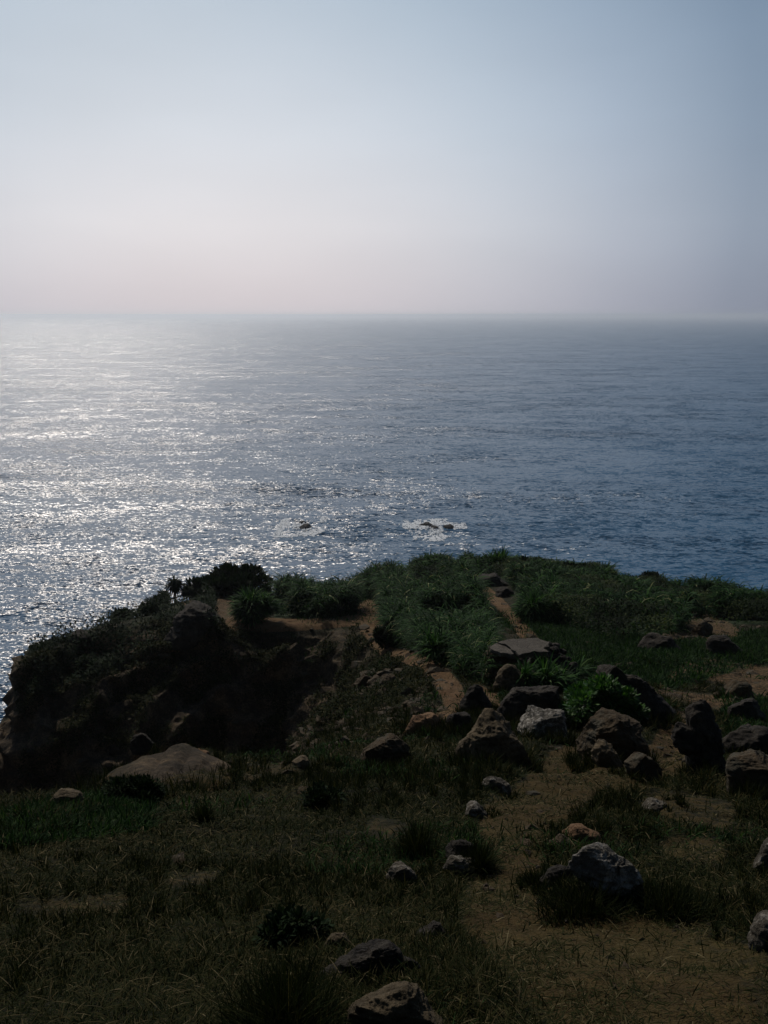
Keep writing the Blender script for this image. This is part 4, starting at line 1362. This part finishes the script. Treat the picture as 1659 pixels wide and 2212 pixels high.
def foam(px, py, wpx, hpx, label, seed):
    c = sea_pt(px, py)
    e = sea_pt(px + wpx / 2, py)
    f = sea_pt(px, py - hpx / 2)
    rx, ry = e[0] - c[0], f[1] - c[1]
    n = int(26 * rx * ry)
    u = rng.uniform(-1, 1, (n, 2))
    rr = np.hypot(u[:, 0], u[:, 1])
    Pw = np.stack([c[0] + u[:, 0] * rx, c[1] + u[:, 1] * ry, np.full(n, seed * 1.0)], 1)
    nz = fbm(Pw * [0.8, 0.35, 1], 3.2, 4, seed)
    band = np.abs(fbm(Pw * [1, 0.4, 1], 4.5, 3, seed + 9))
    keep = (rr < 0.42 + 0.8 * (nz + 0.25)) & ((band < 0.12) | (nz > 0.10)) | (rr < 0.30) & (nz > -0.25)
    Pw, rr = Pw[keep], rr[keep]
    n = len(Pw)
    a = rng.normal(size=n) * 0.5
    L_ = 0.12 + 0.38 * rng.random(n) ** 2
    ex = np.stack([np.cos(a), np.sin(a), 0 * a], 1) * L_[:, None]
    ey = np.stack([-np.sin(a), np.cos(a), 0 * a], 1) * (L_ * 1.3)[:, None]
    Pw[:, 2] = 0.05 + 0.5 * rng.random(n) ** 3 * (rr < 0.45)
    up = np.stack([0 * a, 0 * a, 0.10 + 0.15 * rng.random(n)], 1)
    V = np.stack([Pw - ex, Pw - ey, Pw + ex, Pw + ey, Pw + up], 1).reshape(-1, 3)
    k = np.arange(n)[:, None] * 5
    T = np.stack([np.concatenate([k + i_, k + (i_ + 1) % 4, k + 4], 1) for i_ in range(4)], 1).reshape(-1, 3)
    o = mesh_np('foam', V, T, M_FOAM, 3, True)
    tag(o, label, 'foam', kind='stuff')


foam(658, 1137, 115, 44, 'white foam ringing the single sea rock at left', 3)
foam(940, 1144, 140, 46, 'churned white foam around the pair of sea rocks', 9)
foam(895, 1138, 60, 40, 'white foam on the left flank of the pair of sea rocks', 14)


def sea_rock(px, py, wpx, hpx, label, seed, dpt=1.0):
    c = sea_pt(px, py)
    k = np.linalg.norm(c - [0, 0, EYE]) / F
    a = [(math.cos(t_) * wpx / 2 * random.uniform(.85, 1.1), math.sin(t_) * hpx * (0.5 if math.sin(t_) > 0 else 0.55)) for t_ in np.linspace(0, 2 * math.pi, 13)[:-1]]
    Q, Fc, cen = rock_shape(a, wpx * dpt, seed, False, 8, 1.0)
    o = mesh_np('sea_rock', Q * k * [1, 1, 1], Fc, M_ROCK_WET, 3)
    o.location = (c[0], c[1], 0.1)
    tag(o, label, 'sea rock')


sea_rock(661, 1140, 34, 11, 'single dark wet rock awash in the sea at left', 41)
sea_rock(653, 1129, 16, 5, 'small wet rock just behind the single sea rock', 45)
sea_rock(922, 1135, 34, 9, 'left flat wet rock of the group in the bigger foam patch', 51, 0.8)
sea_rock(938, 1141, 24, 7, 'middle low wet rock of the group in the bigger foam patch', 55)
sea_rock(970, 1139, 26, 10, 'right humped wet rock of the group in the bigger foam patch', 59)

# ------------------------------------------------------------------ hazy air
bm = bmesh.new()
bmesh.ops.create_cube(bm, size=1.0)
for v in bm.verts:
    v.co.x *= 2 * SEA + 2000
    v.co.y = -2100 if v.co.y < 0 else SEA + 1000
    v.co.z = -16 if v.co.z < 0 else EYE + 16
me = bpy.data.meshes.new('haze')
bm.to_mesh(me)
bm.free()
m = bpy.data.materials.new('haze_air')
m.use_nodes = True
t = m.node_tree
t.nodes.clear()
out = node(t, 'ShaderNodeOutputMaterial')
vol = node(t, 'ShaderNodeVolumePrincipled')
vol.inputs['Color'].default_value = (0.88, 0.93, 0.98, 1)
vol.inputs['Density'].default_value = 0.00013
vol.inputs['Anisotropy'].default_value = 0.6
t.links.new(vol.outputs[0], out.inputs['Volume'])
me.materials.append(m)
hz_o = bpy.data.objects.new('haze', me)
COL.objects.link(hz_o)
tag(hz_o, 'pale sea haze softening the horizon', kind='stuff')
